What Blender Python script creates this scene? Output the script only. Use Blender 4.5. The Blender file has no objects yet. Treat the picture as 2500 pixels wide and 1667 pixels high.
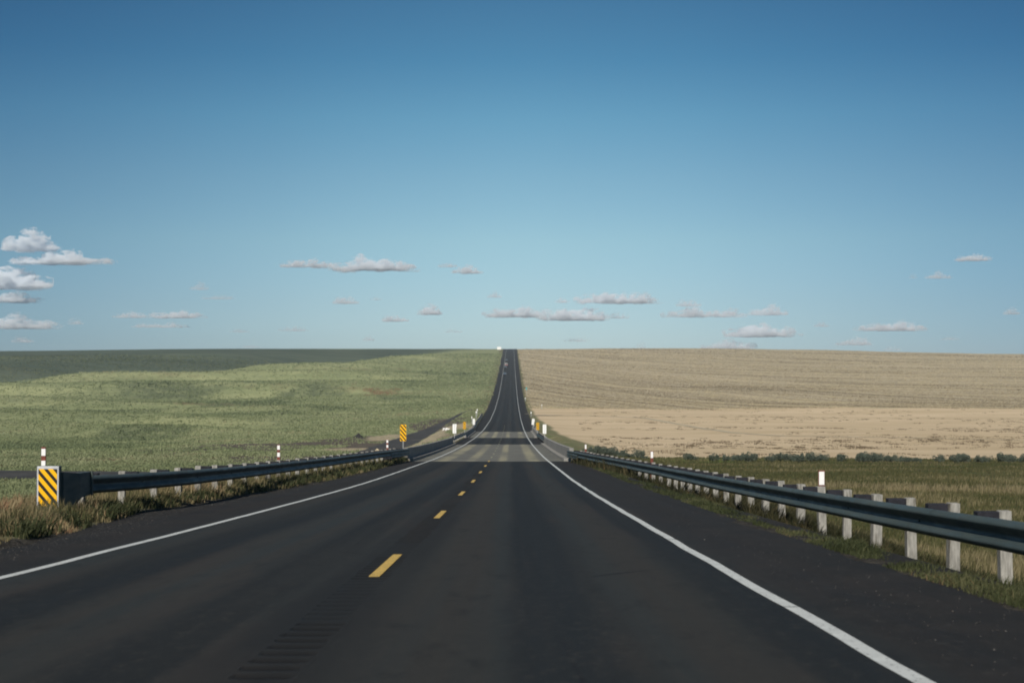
import bpy, bmesh, math, random
import numpy as np
from mathutils import Vector, Matrix
random.seed(7)
rng = np.random.default_rng(11)
scene = bpy.context.scene
R = math.radians

# ------------------------------------------------------------------ camera, sky, sun, exposure
EYE = 1.3                                   # camera height; road surface passes 1.27 m below it
cam_d = bpy.data.cameras.new("camera")
cam_d.lens = 50.4; cam_d.sensor_width = 36; cam_d.clip_end = 40000; cam_d.clip_start = 0.1
cam_d.dof.use_dof = True; cam_d.dof.focus_distance = 75; cam_d.dof.aperture_fstop = 4.0
cam = bpy.data.objects.new("camera", cam_d); scene.collection.objects.link(cam)
cam.location = (0, 0, EYE)
cam.rotation_euler = (R(90 + 1.334), 0, R(-0.02))
scene.camera = cam

SUN_EL, SUN_AZ = 38.0, 196.0                # azimuth clockwise from +Y (view direction): behind, a little left
sd = Vector((math.sin(R(SUN_AZ)) * math.cos(R(SUN_EL)), math.cos(R(SUN_AZ)) * math.cos(R(SUN_EL)), math.sin(R(SUN_EL))))
sun_d = bpy.data.lights.new("sun", 'SUN'); sun_d.energy = 5.0; sun_d.angle = R(0.53); sun_d.color = (1.0, 0.93, 0.82)
sun = bpy.data.objects.new("sun", sun_d); scene.collection.objects.link(sun)
sun.rotation_euler = sd.to_track_quat('Z', 'Y').to_euler()

world = bpy.data.worlds.new("World"); scene.world = world; world.use_nodes = True
wn, wl = world.node_tree.nodes, world.node_tree.links
wn.clear()
wo = wn.new('ShaderNodeOutputWorld'); bg = wn.new('ShaderNodeBackground'); sky = wn.new('ShaderNodeTexSky')
sky.sky_type = 'NISHITA'; sky.sun_disc = False
sky.sun_elevation = R(SUN_EL); sky.sun_rotation = R(SUN_AZ)
sky.altitude = 600; sky.air_density = 1.0; sky.dust_density = 0.4; sky.ozone_density = 2.5
# real skies deepen away from the horizon and away from the anti-solar haze: grade by direction
tcw = wn.new('ShaderNodeTexCoord'); sepw = wn.new('ShaderNodeSeparateXYZ')
wl.new(tcw.outputs['Generated'], sepw.inputs[0])
rampw = wn.new('ShaderNodeValToRGB')
cr = rampw.color_ramp
for p_, c_ in [(0.0, (.57, .72, .98)), (0.05, (.629, .743, .85)), (0.093, (.677, .807, .803)), (0.135, (.60, .778, .767)), (0.176, (.47, .739, .747)), (0.216, (.326, .622, .679)), (.26, (.28, .54, .61)), (1.0, (.25, .45, .55))]:
    e = cr.elements.new(p_) if p_ not in (0.0, 1.0) else cr.elements[0 if p_ == 0 else -1]
    e.color = (*c_, 1)
wl.new(sepw.outputs['Z'], rampw.inputs[0])
mulw = wn.new('ShaderNodeMix'); mulw.data_type = 'RGBA'; mulw.blend_type = 'MULTIPLY'; mulw.inputs[0].default_value = 1.0
wl.new(sky.outputs[0], mulw.inputs[6]); wl.new(rampw.outputs[0], mulw.inputs[7])
rampx = wn.new('ShaderNodeValToRGB'); absx = wn.new('ShaderNodeMath'); absx.operation = 'ABSOLUTE'
wl.new(sepw.outputs['X'], absx.inputs[0]); wl.new(absx.outputs[0], rampx.inputs[0])
cx_ = rampx.color_ramp; cx_.interpolation = 'B_SPLINE'
cx_.elements[0].color = (1, 1, 1, 1); cx_.elements[1].color = (.50, .60, .70, 1)
for p_, c_ in [(0.04, (1, 1, 1)), (.16, (.88, .91, .94)), (.34, (.52, .62, .73))]:
    e = cx_.elements.new(p_); e.color = (*c_, 1)
mulx = wn.new('ShaderNodeMix'); mulx.data_type = 'RGBA'; mulx.blend_type = 'MULTIPLY'; mulx.inputs[0].default_value = 1.0
wl.new(mulw.outputs[2], mulx.inputs[6]); wl.new(rampx.outputs[0], mulx.inputs[7])
wl.new(mulx.outputs[2], bg.inputs[0]); bg.inputs[1].default_value = 0.096
wl.new(bg.outputs[0], wo.inputs[0])

scene.view_settings.view_transform = 'Standard'; scene.view_settings.look = 'None'
scene.view_settings.gamma = 1.0; scene.view_settings.use_curve_mapping = False
scene.view_settings.exposure = 0.0
scene.cycles.volume_bounces = 12; scene.cycles.max_bounces = 14; scene.cycles.transparent_max_bounces = 24
scene.cycles.use_denoising = True; scene.cycles.filter_width = 1.9

# ------------------------------------------------------------------ object helpers
def link(o, parent=None):
    scene.collection.objects.link(o)
    if parent: o.parent = parent
    return o
def tag(o, label=None, cat=None, group=None, kind=None):
    if label: o["label"] = label
    if cat: o["category"] = cat
    if group: o["group"] = group
    if kind: o["kind"] = kind
    return o
def empty(name, loc, label=None, cat=None, group=None, rz=0.0):
    o = bpy.data.objects.new(name, None); o.location = loc; o.rotation_euler = (0, 0, rz); o.empty_display_size = .2
    link(o); return tag(o, label, cat, group)
def mesh_np(name, V, F, mat=None, parent=None, smooth=False, attrs=None):
    """V (n,3); F (m,3|4) int array or list of arrays of different sizes"""
    me = bpy.data.meshes.new(name)
    Fs = F if isinstance(F, list) else [F]
    Fs = [np.asarray(f, dtype=np.int32) for f in Fs if len(f)]
    V = np.asarray(V, dtype=np.float32)
    nl = sum(f.size for f in Fs); nf = sum(len(f) for f in Fs)
    me.vertices.add(len(V)); me.vertices.foreach_set('co', V.ravel())
    me.loops.add(nl); me.polygons.add(nf)
    me.loops.foreach_set('vertex_index', np.concatenate([f.ravel() for f in Fs]))
    tot = np.concatenate([np.full(len(f), f.shape[1], dtype=np.int32) for f in Fs])
    st = np.concatenate([[0], np.cumsum(tot)[:-1]]).astype(np.int32)
    me.polygons.foreach_set('loop_start', st); me.polygons.foreach_set('loop_total', tot)
    me.polygons.foreach_set('use_smooth', np.full(nf, smooth))
    if attrs:
        for k, a in attrs.items():
            at = me.attributes.new(k, 'FLOAT', 'POINT'); at.data.foreach_set('value', np.asarray(a, dtype=np.float32))
    me.update(); me.validate()
    o = bpy.data.objects.new(name, me)
    if mat: me.materials.append(mat)
    return link(o, parent)
def mesh_bm(name, bm, mat=None, parent=None, smooth=False, bevel=0.0):
    if bevel:
        bmesh.ops.bevel(bm, geom=[e for e in bm.edges], offset=bevel, segments=2, affect='EDGES', profile=.6)
    bmesh.ops.recalc_face_normals(bm, faces=bm.faces)
    me = bpy.data.meshes.new(name); bm.to_mesh(me); bm.free()
    for p in me.polygons: p.use_smooth = smooth
    if mat: me.materials.append(mat)
    return link(bpy.data.objects.new(name, me), parent)
def bm_box(bm, c, s, rz=0.0, rx=0.0, ry=0.0):
    m = Matrix.Translation(c) @ Matrix.Rotation(rz, 4, 'Z') @ Matrix.Rotation(ry, 4, 'Y') @ Matrix.Rotation(rx, 4, 'X') @ Matrix.Diagonal((s[0], s[1], s[2], 1))
    return bmesh.ops.create_cube(bm, size=1, matrix=m)['verts']
def bm_cyl(bm, a, b, r, seg=12, r2=None):
    a, b = Vector(a), Vector(b); d = b - a
    m = Matrix.Translation((a + b) / 2) @ d.to_track_quat('Z', 'Y').to_matrix().to_4x4()
    bmesh.ops.create_cone(bm, cap_ends=True, segments=seg, radius1=r, radius2=r if r2 is None else r2, depth=d.length, matrix=m)
def copy_tree(o, parent=None):
    c = o.copy(); scene.collection.objects.link(c)
    if parent: c.parent = parent
    for ch in list(o.children): copy_tree(ch, c)
    return c

# ------------------------------------------------------------------ material helpers
class NT:
    def __init__(s, name):
        s.m = bpy.data.materials.new(name); s.m.use_nodes = True
        s.t = s.m.node_tree; s.n = s.t.nodes; s.l = s.t.links
        s.b = s.n['Principled BSDF']; s.out = s.n['Material Output']
    def node(s, typ, **kw):
        nd = s.n.new(typ)
        for k, v in kw.items(): setattr(nd, k, v)
        return nd
    def put(s, sock, v):
        if v is None: return
        if hasattr(v, 'links') or isinstance(v, bpy.types.NodeSocket): s.l.new(v, sock)
        else: sock.default_value = v
    def geo(s): return s.node('ShaderNodeNewGeometry').outputs['Position']
    def obj(s): return s.node('ShaderNodeTexCoord').outputs['Object']
    def attr(s, n): return s.node('ShaderNodeAttribute', attribute_name=n).outputs['Fac']
    def mapping(s, v, scale=(1, 1, 1), rot=(0, 0, 0)):
        nd = s.node('ShaderNodeMapping'); s.put(nd.inputs[0], v); nd.inputs['Scale'].default_value = scale; nd.inputs['Rotation'].default_value = rot
        return nd.outputs[0]
    def noise(s, v, scale, detail=4, rough=.55, dist=0):
        nd = s.node('ShaderNodeTexNoise'); s.put(nd.inputs['Vector'], v); nd.inputs['Scale'].default_value = scale
        nd.inputs['Detail'].default_value = detail; nd.inputs['Roughness'].default_value = rough; nd.inputs['Distortion'].default_value = dist
        return nd.outputs[0]
    def vor(s, v, scale, out='Distance', feature='F1'):
        nd = s.node('ShaderNodeTexVoronoi', feature=feature); s.put(nd.inputs['Vector'], v); nd.inputs['Scale'].default_value = scale
        return nd.outputs[out]
    def ramp(s, v, stops):
        nd = s.node('ShaderNodeValToRGB'); s.put(nd.inputs[0], v); e = nd.color_ramp.elements
        while len(e) < len(stops): e.new(.5)
        for i, (p, c) in enumerate(stops):
            e[i].position = p; c = (c, c, c) if not hasattr(c, '__len__') else c; e[i].color = (*c, 1)
        return nd.outputs[0]
    def mr(s, v, a, b, c=0., d=1., smooth=True):
        nd = s.node('ShaderNodeMapRange'); nd.interpolation_type = 'SMOOTHSTEP' if smooth else 'LINEAR'
        s.put(nd.inputs[0], v)
        for i, x in enumerate((a, b, c, d)): nd.inputs[1 + i].default_value = x
        return nd.outputs[0]
    def math(s, op, a, b=None, c=None, clamp=False):
        nd = s.node('ShaderNodeMath', operation=op); nd.use_clamp = clamp; s.put(nd.inputs[0], a)
        if b is not None: s.put(nd.inputs[1], b)
        if c is not None: s.put(nd.inputs[2], c)
        return nd.outputs[0]
    def mix(s, f, a, b, mode='MIX'):
        nd = s.node('ShaderNodeMix', data_type='RGBA', blend_type=mode)
        s.put(nd.inputs[0], f)
        for i, v in ((6, a), (7, b)):
            if isinstance(v, tuple): nd.inputs[i].default_value = (*v[:3], 1)
            else: s.put(nd.inputs[i], v)
        return nd.outputs[2]
    def bump(s, h, strength=.5, dist=.05, prev=None):
        nd = s.node('ShaderNodeBump'); nd.inputs['Strength'].default_value = strength; nd.inputs['Distance'].default_value = dist
        s.put(nd.inputs['Height'], h)
        if prev is not None: s.put(nd.inputs['Normal'], prev)
        return nd.outputs[0]
    def done(s, col, rough=.8, metal=0., normal=None, spec=.3, **kw):
        if isinstance(col, tuple): s.b.inputs['Base Color'].default_value = (*col[:3], 1)
        else: s.put(s.b.inputs['Base Color'], col)
        s.put(s.b.inputs['Roughness'], rough); s.b.inputs['Metallic'].default_value = metal
        s.b.inputs['Specular IOR Level'].default_value = spec
        if normal is not None: s.put(s.b.inputs['Normal'], normal)
        for k, v in kw.items(): s.put(s.b.inputs[k.replace('_', ' ')], v)
        return s.m

def simple(name, col, rough=.7, metal=0., var=.25, scale=6., spec=.3, dirt=None, bumps=0.0, stretch=(1, 1, 1)):
    n = NT(name); p = n.mapping(n.obj(), stretch)
    a = tuple(c * (1 - var) for c in col); b = tuple(min(1, c * (1 + var)) for c in col)
    c = n.mix(n.mr(n.noise(p, scale, 5, .6), .3, .7), a, b)
    if dirt: c = n.mix(n.mr(n.noise(p, scale * .45, 6, .7), .52, .72), c, dirt)
    nrm = n.bump(n.noise(p, scale * 6, 4), bumps, .01) if bumps else None
    return n.done(c, n.mr(n.noise(p, scale * 1.7), .2, .8, max(.05, rough - .1), min(1, rough + .1)), metal, nrm, spec)

# ------------------------------------------------------------------ the lie of the land
def smooth1(xs, ys, grid, w):
    g = np.interp(grid, xs, ys); k = np.hanning(2 * w + 1); k /= k.sum()
    gp = np.concatenate([g[0] - (g[1] - g[0]) * np.arange(w, 0, -1), g, g[-1] + (g[-1] - g[-2]) * np.arange(1, w + 1)])
    return np.convolve(gp, k, 'valid')
GR = np.arange(-60, 9000, 1.0)
RD = smooth1([-60, 0, 17, 22, 36, 50.5, 68, 94, 117, 151, 201, 260, 340, 437, 568, 710, 866, 1065, 1300, 1435, 1600, 1800, 2200, 3500, 9000],
             [-1.8, 1.27, 2.15, 2.41, 3.10, 3.78, 4.48, 5.51, 6.32, 7.42, 8.78, 9.95, 10.75, 10.6, 8.4, 4.1, -2.2, -10.6, -20.7, -25.9, -28.6, -29.0, -22, 8, 140], GR, 12)
ND = smooth1([-60, 20, 60, 90, 120, 150, 200, 250, 300, 380, 437, 568, 710, 866, 1065, 1300, 1435, 1600, 1800, 2200, 3500, 9000],
             [5.4, 5.5, 5.7, 6.5, 7.7, 8.7, 9.9, 10.9, 11.4, 11.3, 10.95, 8.7, 4.3, -2.0, -10.5, -20.5, -25.8, -28.6, -29.0, -22, 8, 140], GR, 20)
roadz = lambda y: EYE - np.interp(y, GR, RD)
natz = lambda y: EYE - np.interp(y, GR, ND)
_p = np.arange(256); np.random.RandomState(5).shuffle(_p); _p = np.concatenate([_p, _p])
_gv = np.random.RandomState(6).rand(256) * 2 - 1
def vnoise(x, y):
    xi = np.floor(x).astype(int); yi = np.floor(y).astype(int); fx = x - xi; fy = y - yi
    fx = fx * fx * fx * (fx * (fx * 6 - 15) + 10); fy = fy * fy * fy * (fy * (fy * 6 - 15) + 10)
    h = lambda a, b: _gv[_p[(_p[a & 255] + b) & 255]]
    return (h(xi, yi) * (1 - fx) + h(xi + 1, yi) * fx) * (1 - fy) + (h(xi, yi + 1) * (1 - fx) + h(xi + 1, yi + 1) * fx) * fy
def fbm(x, y, o=4):
    s = 0; a = 1.; t = 0
    for i in range(o): s = s + a * vnoise(x * 2 ** i + 17.3 * i, y * 2 ** i - 9.1 * i); t += a; a *= .5
    return s / t
ss = lambda t: np.clip(t, 0, 1) ** 2 * (3 - 2 * np.clip(t, 0, 1))
XC = -1.4
B1, B2 = (87.0, 156.0), (199.0, 243.0)
def edgeL(y): return np.interp(y, [0, 22, 28, 40, 60, 86, 160, 200, 245, 350, 600, 1500], [-6.45, -6.55, -7.15, -6.8, -6.3, -6.1, -6.2, -6.2, -6.6, -7.2, -7.4, -7.9])
def edgeR(y): return np.interp(y, [0, 60, 80, 90, 245, 300, 600, 1500], [4.08, 4.08, 3.9, 3.6, 3.6, 4.0, 4.1, 4.7])
def swale(x, y):
    """rolling ground away from the road"""
    far = ss((np.abs(x - XC) - 14) / 60)
    left = ss((-x - 10) / 50)
    big = far * ss((y - 150) / 250) * (1 - .85 * ss((y - 1050) / 300))
    w = fbm(x / 160, y / 120) * 1.2
    ph = 2 * np.pi * (y * .9 - x * .30) / 120 + 2.2 * w
    z = left * big * (2.1 * np.sin(ph) + 1.3 * np.sin(ph * 1.83 + 1.3 + x / 60) + 2.6 * fbm(x / 110 + 4, y / 60, 3))
    z = z + far * (1 - left) * ss((y - 60) / 300) * 1.3 * fbm(x / 140 + 9, y / 90 + 3, 3)
    # the shaded far hill on the left stands behind a dip
    u = -x / np.maximum(y, 60)
    dr = np.interp(u, [.02, .1, .19, .3, .36, .6], [1330, 1040, 870, 740, 650, 600])
    dip = ss((u - .03) / .1) * np.exp(-((y - dr - 190) / 150.) ** 2) * 15
    z = z - dip + left * 1.6 * np.exp(-((y - dr) / 50.) ** 2) * ss((u - .05) / .1)
    lobe = np.exp(-((x + 285) / 70) ** 2 - ((y - 800) / 60) ** 2) * 9
    z = z + lobe
    uu = x / np.maximum(y, 60)
    z = z - 5.5 * ss((uu - .12) / .25) * ss((y - 900) / 500) - 3.0 * ss((-uu - .2) / .2) * ss((y - 900) / 500)
    return z
OLDP = [(-140, 168, 10), (-70, 122, 11), (-46, 104, 13), (-32, 97, 13), (-22, 99, 11), (-16.5, 110, 9), (-14.3, 130, 7.5), (-14.3, 170, 7.5), (-15.6, 215, 7.5), (-16.8, 262, 5.5), (-16.2, 320, 2.6), (-14.5, 400, 1.3), (-12, 440, .8)]
def oldd(x, y):
    """distance outside the old road's edge (negative inside)"""
    d = np.full(np.shape(x), 1e3)
    for (x0, y0_, w0), (x1, y1_, w1) in zip(OLDP, OLDP[1:]):
        dx, dy = x1 - x0, y1_ - y0_; t = np.clip(((x - x0) * dx + (y - y0_) * dy) / (dx * dx + dy * dy), 0, 1)
        d = np.minimum(d, np.hypot(x - x0 - t * dx, y - y0_ - t * dy) - (w0 + (w1 - w0) * t) / 2)
    return d
def groundz(x, y, fine=True):
    x = np.asarray(x, float); y = np.asarray(y, float)
    rz = roadz(y); nz = natz(y) + swale(x, y)
    eL, eR = edgeL(y), edgeR(y)
    wob = .26 * fbm(x * 0 + 3.3, y / 3.2, 4) + .16 * fbm(x * 0 + 8, y * 1.1, 2)
    l = (eL + wob) - x; r = x - (eR + wob)
    # left bank: level verge then a slope
    sl = ss((l - 2.1) / 8.5); zl = (rz + .04 * ss(l / .5)) * (1 - sl) + nz * sl
    sr = ss((r - .1) / 11.); zr = (rz - .46 * ss((r - .15) / 1.4)) * (1 - sr) + nz * sr
    z = np.where(x < XC, zl, zr)
    under = np.clip(np.minimum(-l, -r) / .5, 0, 1)
    near = ss((y + 20) / 5)
    z = z - .10 * under
    z = z + np.where((l > 0) | (r > 0), .035 * fbm(x / .45, y / .45, 3) + .02, -.01) * np.clip(np.maximum(l, r) / .2, 0, 1)
    z = z - .15 * ss((.4 - oldd(x, y)) / .8)
    # creek under the two bridges
    for (a, b) in (B1, B2):
        inb = ss((y - a - .5) / 5) * ss((b - .5 - y) / 5)
        t = ss((9.5 - np.abs(x - XC)) / 3)
        z = z * (1 - inb * t) + np.minimum(z, nz - .8) * inb * t
    return z

# rows and columns of the ground sheet
ys = [-25.0]
while ys[-1] < 2600: ys.append(ys[-1] + float(np.clip(.0085 * ys[-1], .28, 120)))
ys = np.array(ys)
half = []; 
def cols():
    c = list(np.arange(-10.0, -5.2, .12)) + list(np.arange(-5.2, 3.3, 1.7)) + list(np.arange(3.3, 8, .12))
    a = 8.0
    while a < 1350: c.append(a); a += max(.3, (a - 6) * .035)
    a = -10.12
    while a > -1350: c.append(a); a -= max(.3, (-a - 8) * .030)
    return np.array(sorted(c))
xs = cols()
XX, YY = np.meshgrid(xs, ys)
ZZ = groundz(XX, YY)
ny, nx = XX.shape
idx = np.arange(ny * nx).reshape(ny, nx)
Fg = np.stack([idx[:-1, :-1], idx[:-1, 1:], idx[1:, 1:], idx[1:, :-1]], -1).reshape(-1, 4)
X1, Y1 = XX.ravel(), YY.ravel()
# crop, soil and painted hill shade on each stretch of land (0..1 each)
eLy, eRy = edgeL(Y1), edgeR(Y1)
wv = fbm(X1 / 30, Y1 / 30, 4)
verge = np.maximum(ss(1 - (eLy - X1 - 3.0 - 1.5 * wv) / 2.5) * (X1 < 0), ss(1 - (X1 - eRy - np.interp(Y1, [100, 160, 205, 300, 400, 1500], [12, 8, 6.5, 3.5, 1.6, 1.4]) - 1.2 * wv) / 1.2) * (X1 > 0))
verge = np.where((X1 > 0) & (Y1 < 130), verge * .2, verge)
gravel = np.maximum(ss(1 - (eLy - X1 - .1) / .35) * (X1 < XC), ss(1 - (X1 - eRy - .25) / .5) * (X1 > XC)) * ss((1500 - Y1) / 100)
bound_stub = 452 + 22 * wv + 7 * fbm(X1 / 7, Y1 / 7, 3) + 10 * np.sin(X1 / 55.) - .06 * X1
stubble = ss((Y1 - bound_stub) / 14) * (X1 > 1)
creek = 146 + 6 * wv - .02 * X1
bare = ss((Y1 - creek) / 5) * (1 - stubble) * (X1 > 1)
furrow = Y1 + .30 * X1 - 420 * np.exp(-np.maximum(X1, 0) / 85.) + 10 * fbm(X1 / 200, Y1 / 200)
def blob(cx, cy, rx, ry, k=.5, x=None, y=None):
    x = X1 if x is None else x; y = Y1 if y is None else y
    return ss((1.25 - np.sqrt(((x - cx) / rx) ** 2 + ((y - cy) / ry) ** 2) + k * fbm(x / 5, y / 9, 3)) / .5)
SANDS = [(-21.5, 248, 2.6, 20, .5), (-11.2, 205, 2.0, 36, .5), (-10.5, 285, 3.0, 26, .5), (-12.6, 250, 1.6, 40, .5), (-8.6, 128, 1.6, 18, .5), (-21, 182, 4, 6, .5), (-12.0, 165, 2.2, 16, .5)]
DIRTS = [(-33, 196, 16, 26, 1.2), (-24, 222, 9, 34, .9), (-16, 320, 7, 50, .6), (-19, 140, 9, 24, .8)]
sand = np.clip(sum(blob(*q) for q in SANDS), 0, 1)
dirt = np.clip(sum(blob(*q) for q in DIRTS), 0, 1) * (X1 < -6)
shrubby = ss((-X1 - 45) / 25) * np.exp(-((Y1 - 175 - .12 * (X1 + 70)) / 26.) ** 2) + np.exp(-((Y1 - 152) / 8.) ** 2 - ((X1 - 12) / 8.) ** 2) * .4
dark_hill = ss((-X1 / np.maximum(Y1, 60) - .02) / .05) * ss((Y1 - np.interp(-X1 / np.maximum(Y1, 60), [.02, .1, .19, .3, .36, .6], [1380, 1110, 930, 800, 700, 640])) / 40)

HOLLOWS = [(-68, 205, 17, 20), (-66, 262, 9, 26), (-58, 330, 14, 18), (-92, 505, 17, 30), (-88, 610, 13, 26), (-84, 412, 20, 20), (-60, 440, 14, 16), (-130, 430, 22, 18), (-52, 700, 12, 30), (-40, 560, 14, 22), (-24, 820, 14, 40), (-150, 620, 26, 22), (-62, 820, 26, 22)]
shrubby = shrubby * (X1 > 0)
hol = 0 * X1
for (cx, cy, rx, ry) in HOLLOWS: hol = np.maximum(hol, ss((1.2 - np.sqrt(((X1 - cx) / rx) ** 2 + ((Y1 - cy) / ry) ** 2) + .9 * fbm(X1 / 9, Y1 / 18, 3)) / .6))
reds = np.clip(blob(-108, 500, 12, 20, .9) + blob(-34, 150, 8, 16, .9) + blob(-70, 232, 9, 14, .9) + blob(-55, 600, 10, 20, .9), 0, 1)
def ground_material():
    n = NT("field_ground"); P = n.geo()
    P2 = n.mapping(P, (1, 1, 0))
    big = n.noise(P2, .012, 5, .6); mid = n.noise(P2, .08, 5, .65); fin = n.noise(P2, 1.1, 6, .75); vfin = n.noise(P2, 5, 5, .8)
    streak = n.noise(n.mapping(P2, (.35, 1.6, 1), (0, 0, R(-12))), .05, 5, .65)
    # young wheat / grass hillside
    wheat = n.mix(n.mr(streak, .38, .62), (.190, .218, .108), (.285, .302, .155))
    wheat = n.mix(n.mr(mid, .50, .74), wheat, (.165, .188, .105))
    wheat = n.mix(n.math('MULTIPLY', n.mr(n.noise(n.mapping(P2, (.5, 1, 1)), .03, 4, .6, .6), .56, .70), n.mr(mid, .42, .6)), wheat, (.185, .150, .080))
    wheat = n.mix(n.math('MULTIPLY', n.mr(fin, .42, .68), .55), wheat, (.125, .145, .075))
    wheat = n.mix(n.math('MULTIPLY', n.mr(vfin, .5, .75), .45), wheat, (.30, .30, .16))
    # rough pasture right of the road, beside the near rail
    past = n.mix(n.mr(n.noise(P2, .25, 5, .7), .35, .65), (.075, .086, .030), (.112, .096, .042))
    past = n.mix(n.math('MULTIPLY', n.mr(fin, .5, .7), .6), past, (.14, .12, .058))
    past = n.mix(n.math('MULTIPLY', n.mr(vfin, .5, .7), .5), past, (.045, .055, .02))
    posx = n.node('ShaderNodeSeparateXYZ'); n.put(posx.inputs[0], P)
    nearr = n.mr(posx.outputs[1], 190, 150)
    col = n.mix(nearr, wheat, past)
    bright = n.math('MULTIPLY', n.mr(n.noise(P2, .06, 2), .40, .52), n.math('MULTIPLY', n.mr(posx.outputs[1], 118, 135), n.mr(posx.outputs[0], 34, 22)))
    bright = n.math('MULTIPLY', bright, n.mr(posx.outputs[0], 8, 12))
    col = n.mix(bright, col, (.115, .180, .035))
    # far hill, part of its shade put into the colour: grey-green sage
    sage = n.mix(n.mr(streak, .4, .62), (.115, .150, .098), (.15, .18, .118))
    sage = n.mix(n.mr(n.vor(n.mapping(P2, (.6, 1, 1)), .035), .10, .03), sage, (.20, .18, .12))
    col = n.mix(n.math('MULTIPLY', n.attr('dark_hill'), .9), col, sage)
    col = n.mix(n.math('MULTIPLY', n.attr('reds'), n.mr(mid, .42, .6)), col, (.17, .12, .062))
    # shrubs in the hollow
    shr = n.mix(n.mr(fin, .4, .6), (.030, .046, .024), (.075, .095, .045))
    col = n.mix(n.mr(n.math('ADD', n.math('MULTIPLY', n.attr('shrubby'), .75), n.math('MULTIPLY', mid, .8)), .78, .98), col, shr)
    # bare pale soil
    bare = n.mix(n.mr(n.noise(n.mapping(P2, (.4, 1.3, 1)), .05, 5, .6), .35, .65), (.485, .382, .242), (.58, .462, .308))
    bare = n.mix(n.math('MULTIPLY', n.mr(n.noise(n.mapping(P2, (.35, 1, 1)), .22, 5, .7), .60, .70), .5), bare, (.27, .20, .125))
    bare = n.mix(n.math('MULTIPLY', n.mr(fin, .58, .72), .5), bare, (.31, .23, .14))
    col = n.mix(n.math('MULTIPLY', n.attr('hollow'), n.mr(n.noise(P2, .16, 5, .7), .36, .56, .35, .95)), col, (.100, .120, .066))
    col = n.mix(n.attr('bare'), col, bare)
    # stubble rows
    fu = n.attr('furrow')
    cmb = n.node('ShaderNodeCombineXYZ'); n.put(cmb.inputs[0], n.math('MULTIPLY', posx.outputs[0], .10)); n.put(cmb.inputs[1], fu)
    rowa = n.noise(cmb.outputs[0], .045, 3, .6); rowb = n.noise(cmb.outputs[0], .13, 3, .65); rows = n.noise(cmb.outputs[0], .45, 3, .7); 
    stub = n.mix(n.mr(rowb, .42, .58), (.32, .265, .175), (.48, .41, .29))
    stub = n.mix(n.math('MULTIPLY', n.mr(rowa, .48, .62), .6), stub, (.24, .205, .14))
    stub = n.mix(n.math('MULTIPLY', n.mr(rows, .46, .66), .75), stub, (.20, .165, .105))
    stub = n.mix(n.math('MULTIPLY', n.mr(n.noise(P2, .5, 5, .75), .45, .7), .65), stub, (.58, .51, .34))
    stub = n.mix(n.math('MULTIPLY', n.mr(n.noise(P2, .33, 6, .8), .53, .68), .6), stub, (.13, .105, .065))
    stub = n.mix(n.math('MULTIPLY', n.mr(mid, .5, .66), .45), stub, (.46, .38, .20))
    col = n.mix(n.attr('stubble'), col, stub)
    # roadside verge
    ver = n.mix(n.mr(n.noise(P2, .35, 5, .7), .38, .62), (.120, .138, .062), (.225, .205, .115))
    ver = n.mix(n.math('MULTIPLY', n.mr(n.noise(P2, .16, 4, .6), .52, .66), .7), ver, (.19, .125, .08))
    ver = n.mix(n.math('MULTIPLY', n.mr(vfin, .45, .7), .5), ver, (.05, .06, .025))
    col = n.mix(n.attr('verge'), col, ver)
    dirtc = n.mix(n.mr(fin, .35, .65), (.080, .069, .055), (.130, .110, .085))
    col = n.mix(n.attr('dirt'), col, dirtc)
    sandc = n.mix(n.mr(n.noise(n.mapping(P2, (1, .4, 1)), .9, 4), .35, .65), (.40, .34, .225), (.27, .23, .155))
    col = n.mix(n.attr('sand'), col, sandc)
    grv = n.mix(n.mr(n.vor(P2, 26, 'Color'), .2, .9), (.024, .022, .019), (.062, .056, .048))
    grv = n.mix(n.mr(n.noise(P2, 2.2, 4), .45, .7), grv, (.06, .055, .045))
    col = n.mix(n.attr('gravel'), col, grv)
    b1 = n.bump(n.noise(P2, 5, 6, .8), .7, .10)
    b2 = n.bump(n.noise(P2, .9, 6, .75), .6, .45, b1)
    b3 = n.bump(n.math('MULTIPLY', n.math('ADD', rows, n.noise(P2, .5, 5, .75)), n.attr('stubble')), .7, .7, b2)
    return n.done(col, .95, 0, b3, .1)
G = ground_material()
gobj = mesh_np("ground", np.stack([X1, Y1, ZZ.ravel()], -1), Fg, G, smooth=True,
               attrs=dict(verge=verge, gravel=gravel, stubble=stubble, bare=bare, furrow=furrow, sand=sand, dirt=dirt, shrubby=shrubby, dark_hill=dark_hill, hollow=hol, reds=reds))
tag(gobj, "rolling farmland, green hillside left and bare tan field right", kind="structure")

# ------------------------------------------------------------------ road
def ribbon(xl, xr, y0, y1, dz=0.0, step=None, ncol=1, zf=roadz, thick=0.0):
    yy = [y0]
    while yy[-1] < y1 - 1e-6:
        yy.append(min(y1, yy[-1] + (step if step else float(np.clip(.0085 * yy[-1], .28, 6)))))
    yy = np.array(yy); f = (lambda a, y: a(y) if callable(a) else np.full_like(y, a))
    L, Rr = f(xl, yy), f(xr, yy)
    t = np.linspace(0, 1, ncol + 1)
    X = L[:, None] * (1 - t) + Rr[:, None] * t; Y = np.repeat(yy[:, None], ncol + 1, 1)
    Z = zf(Y) + dz
    m = len(yy); k = ncol + 1; ii = np.arange(m * k).reshape(m, k)
    F = np.stack([ii[:-1, :-1], ii[:-1, 1:], ii[1:, 1:], ii[1:, :-1]], -1).reshape(-1, 4)
    return np.stack([X, Y, Z], -1).reshape(-1, 3), F
def merge(parts):
    V = []; F = {}; o = 0
    for v, f in parts:
        V.append(v); F.setdefault(f.shape[1], []).append(f + o); o += len(v)
    return np.concatenate(V), [np.concatenate(a) for a in F.values()]

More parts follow.
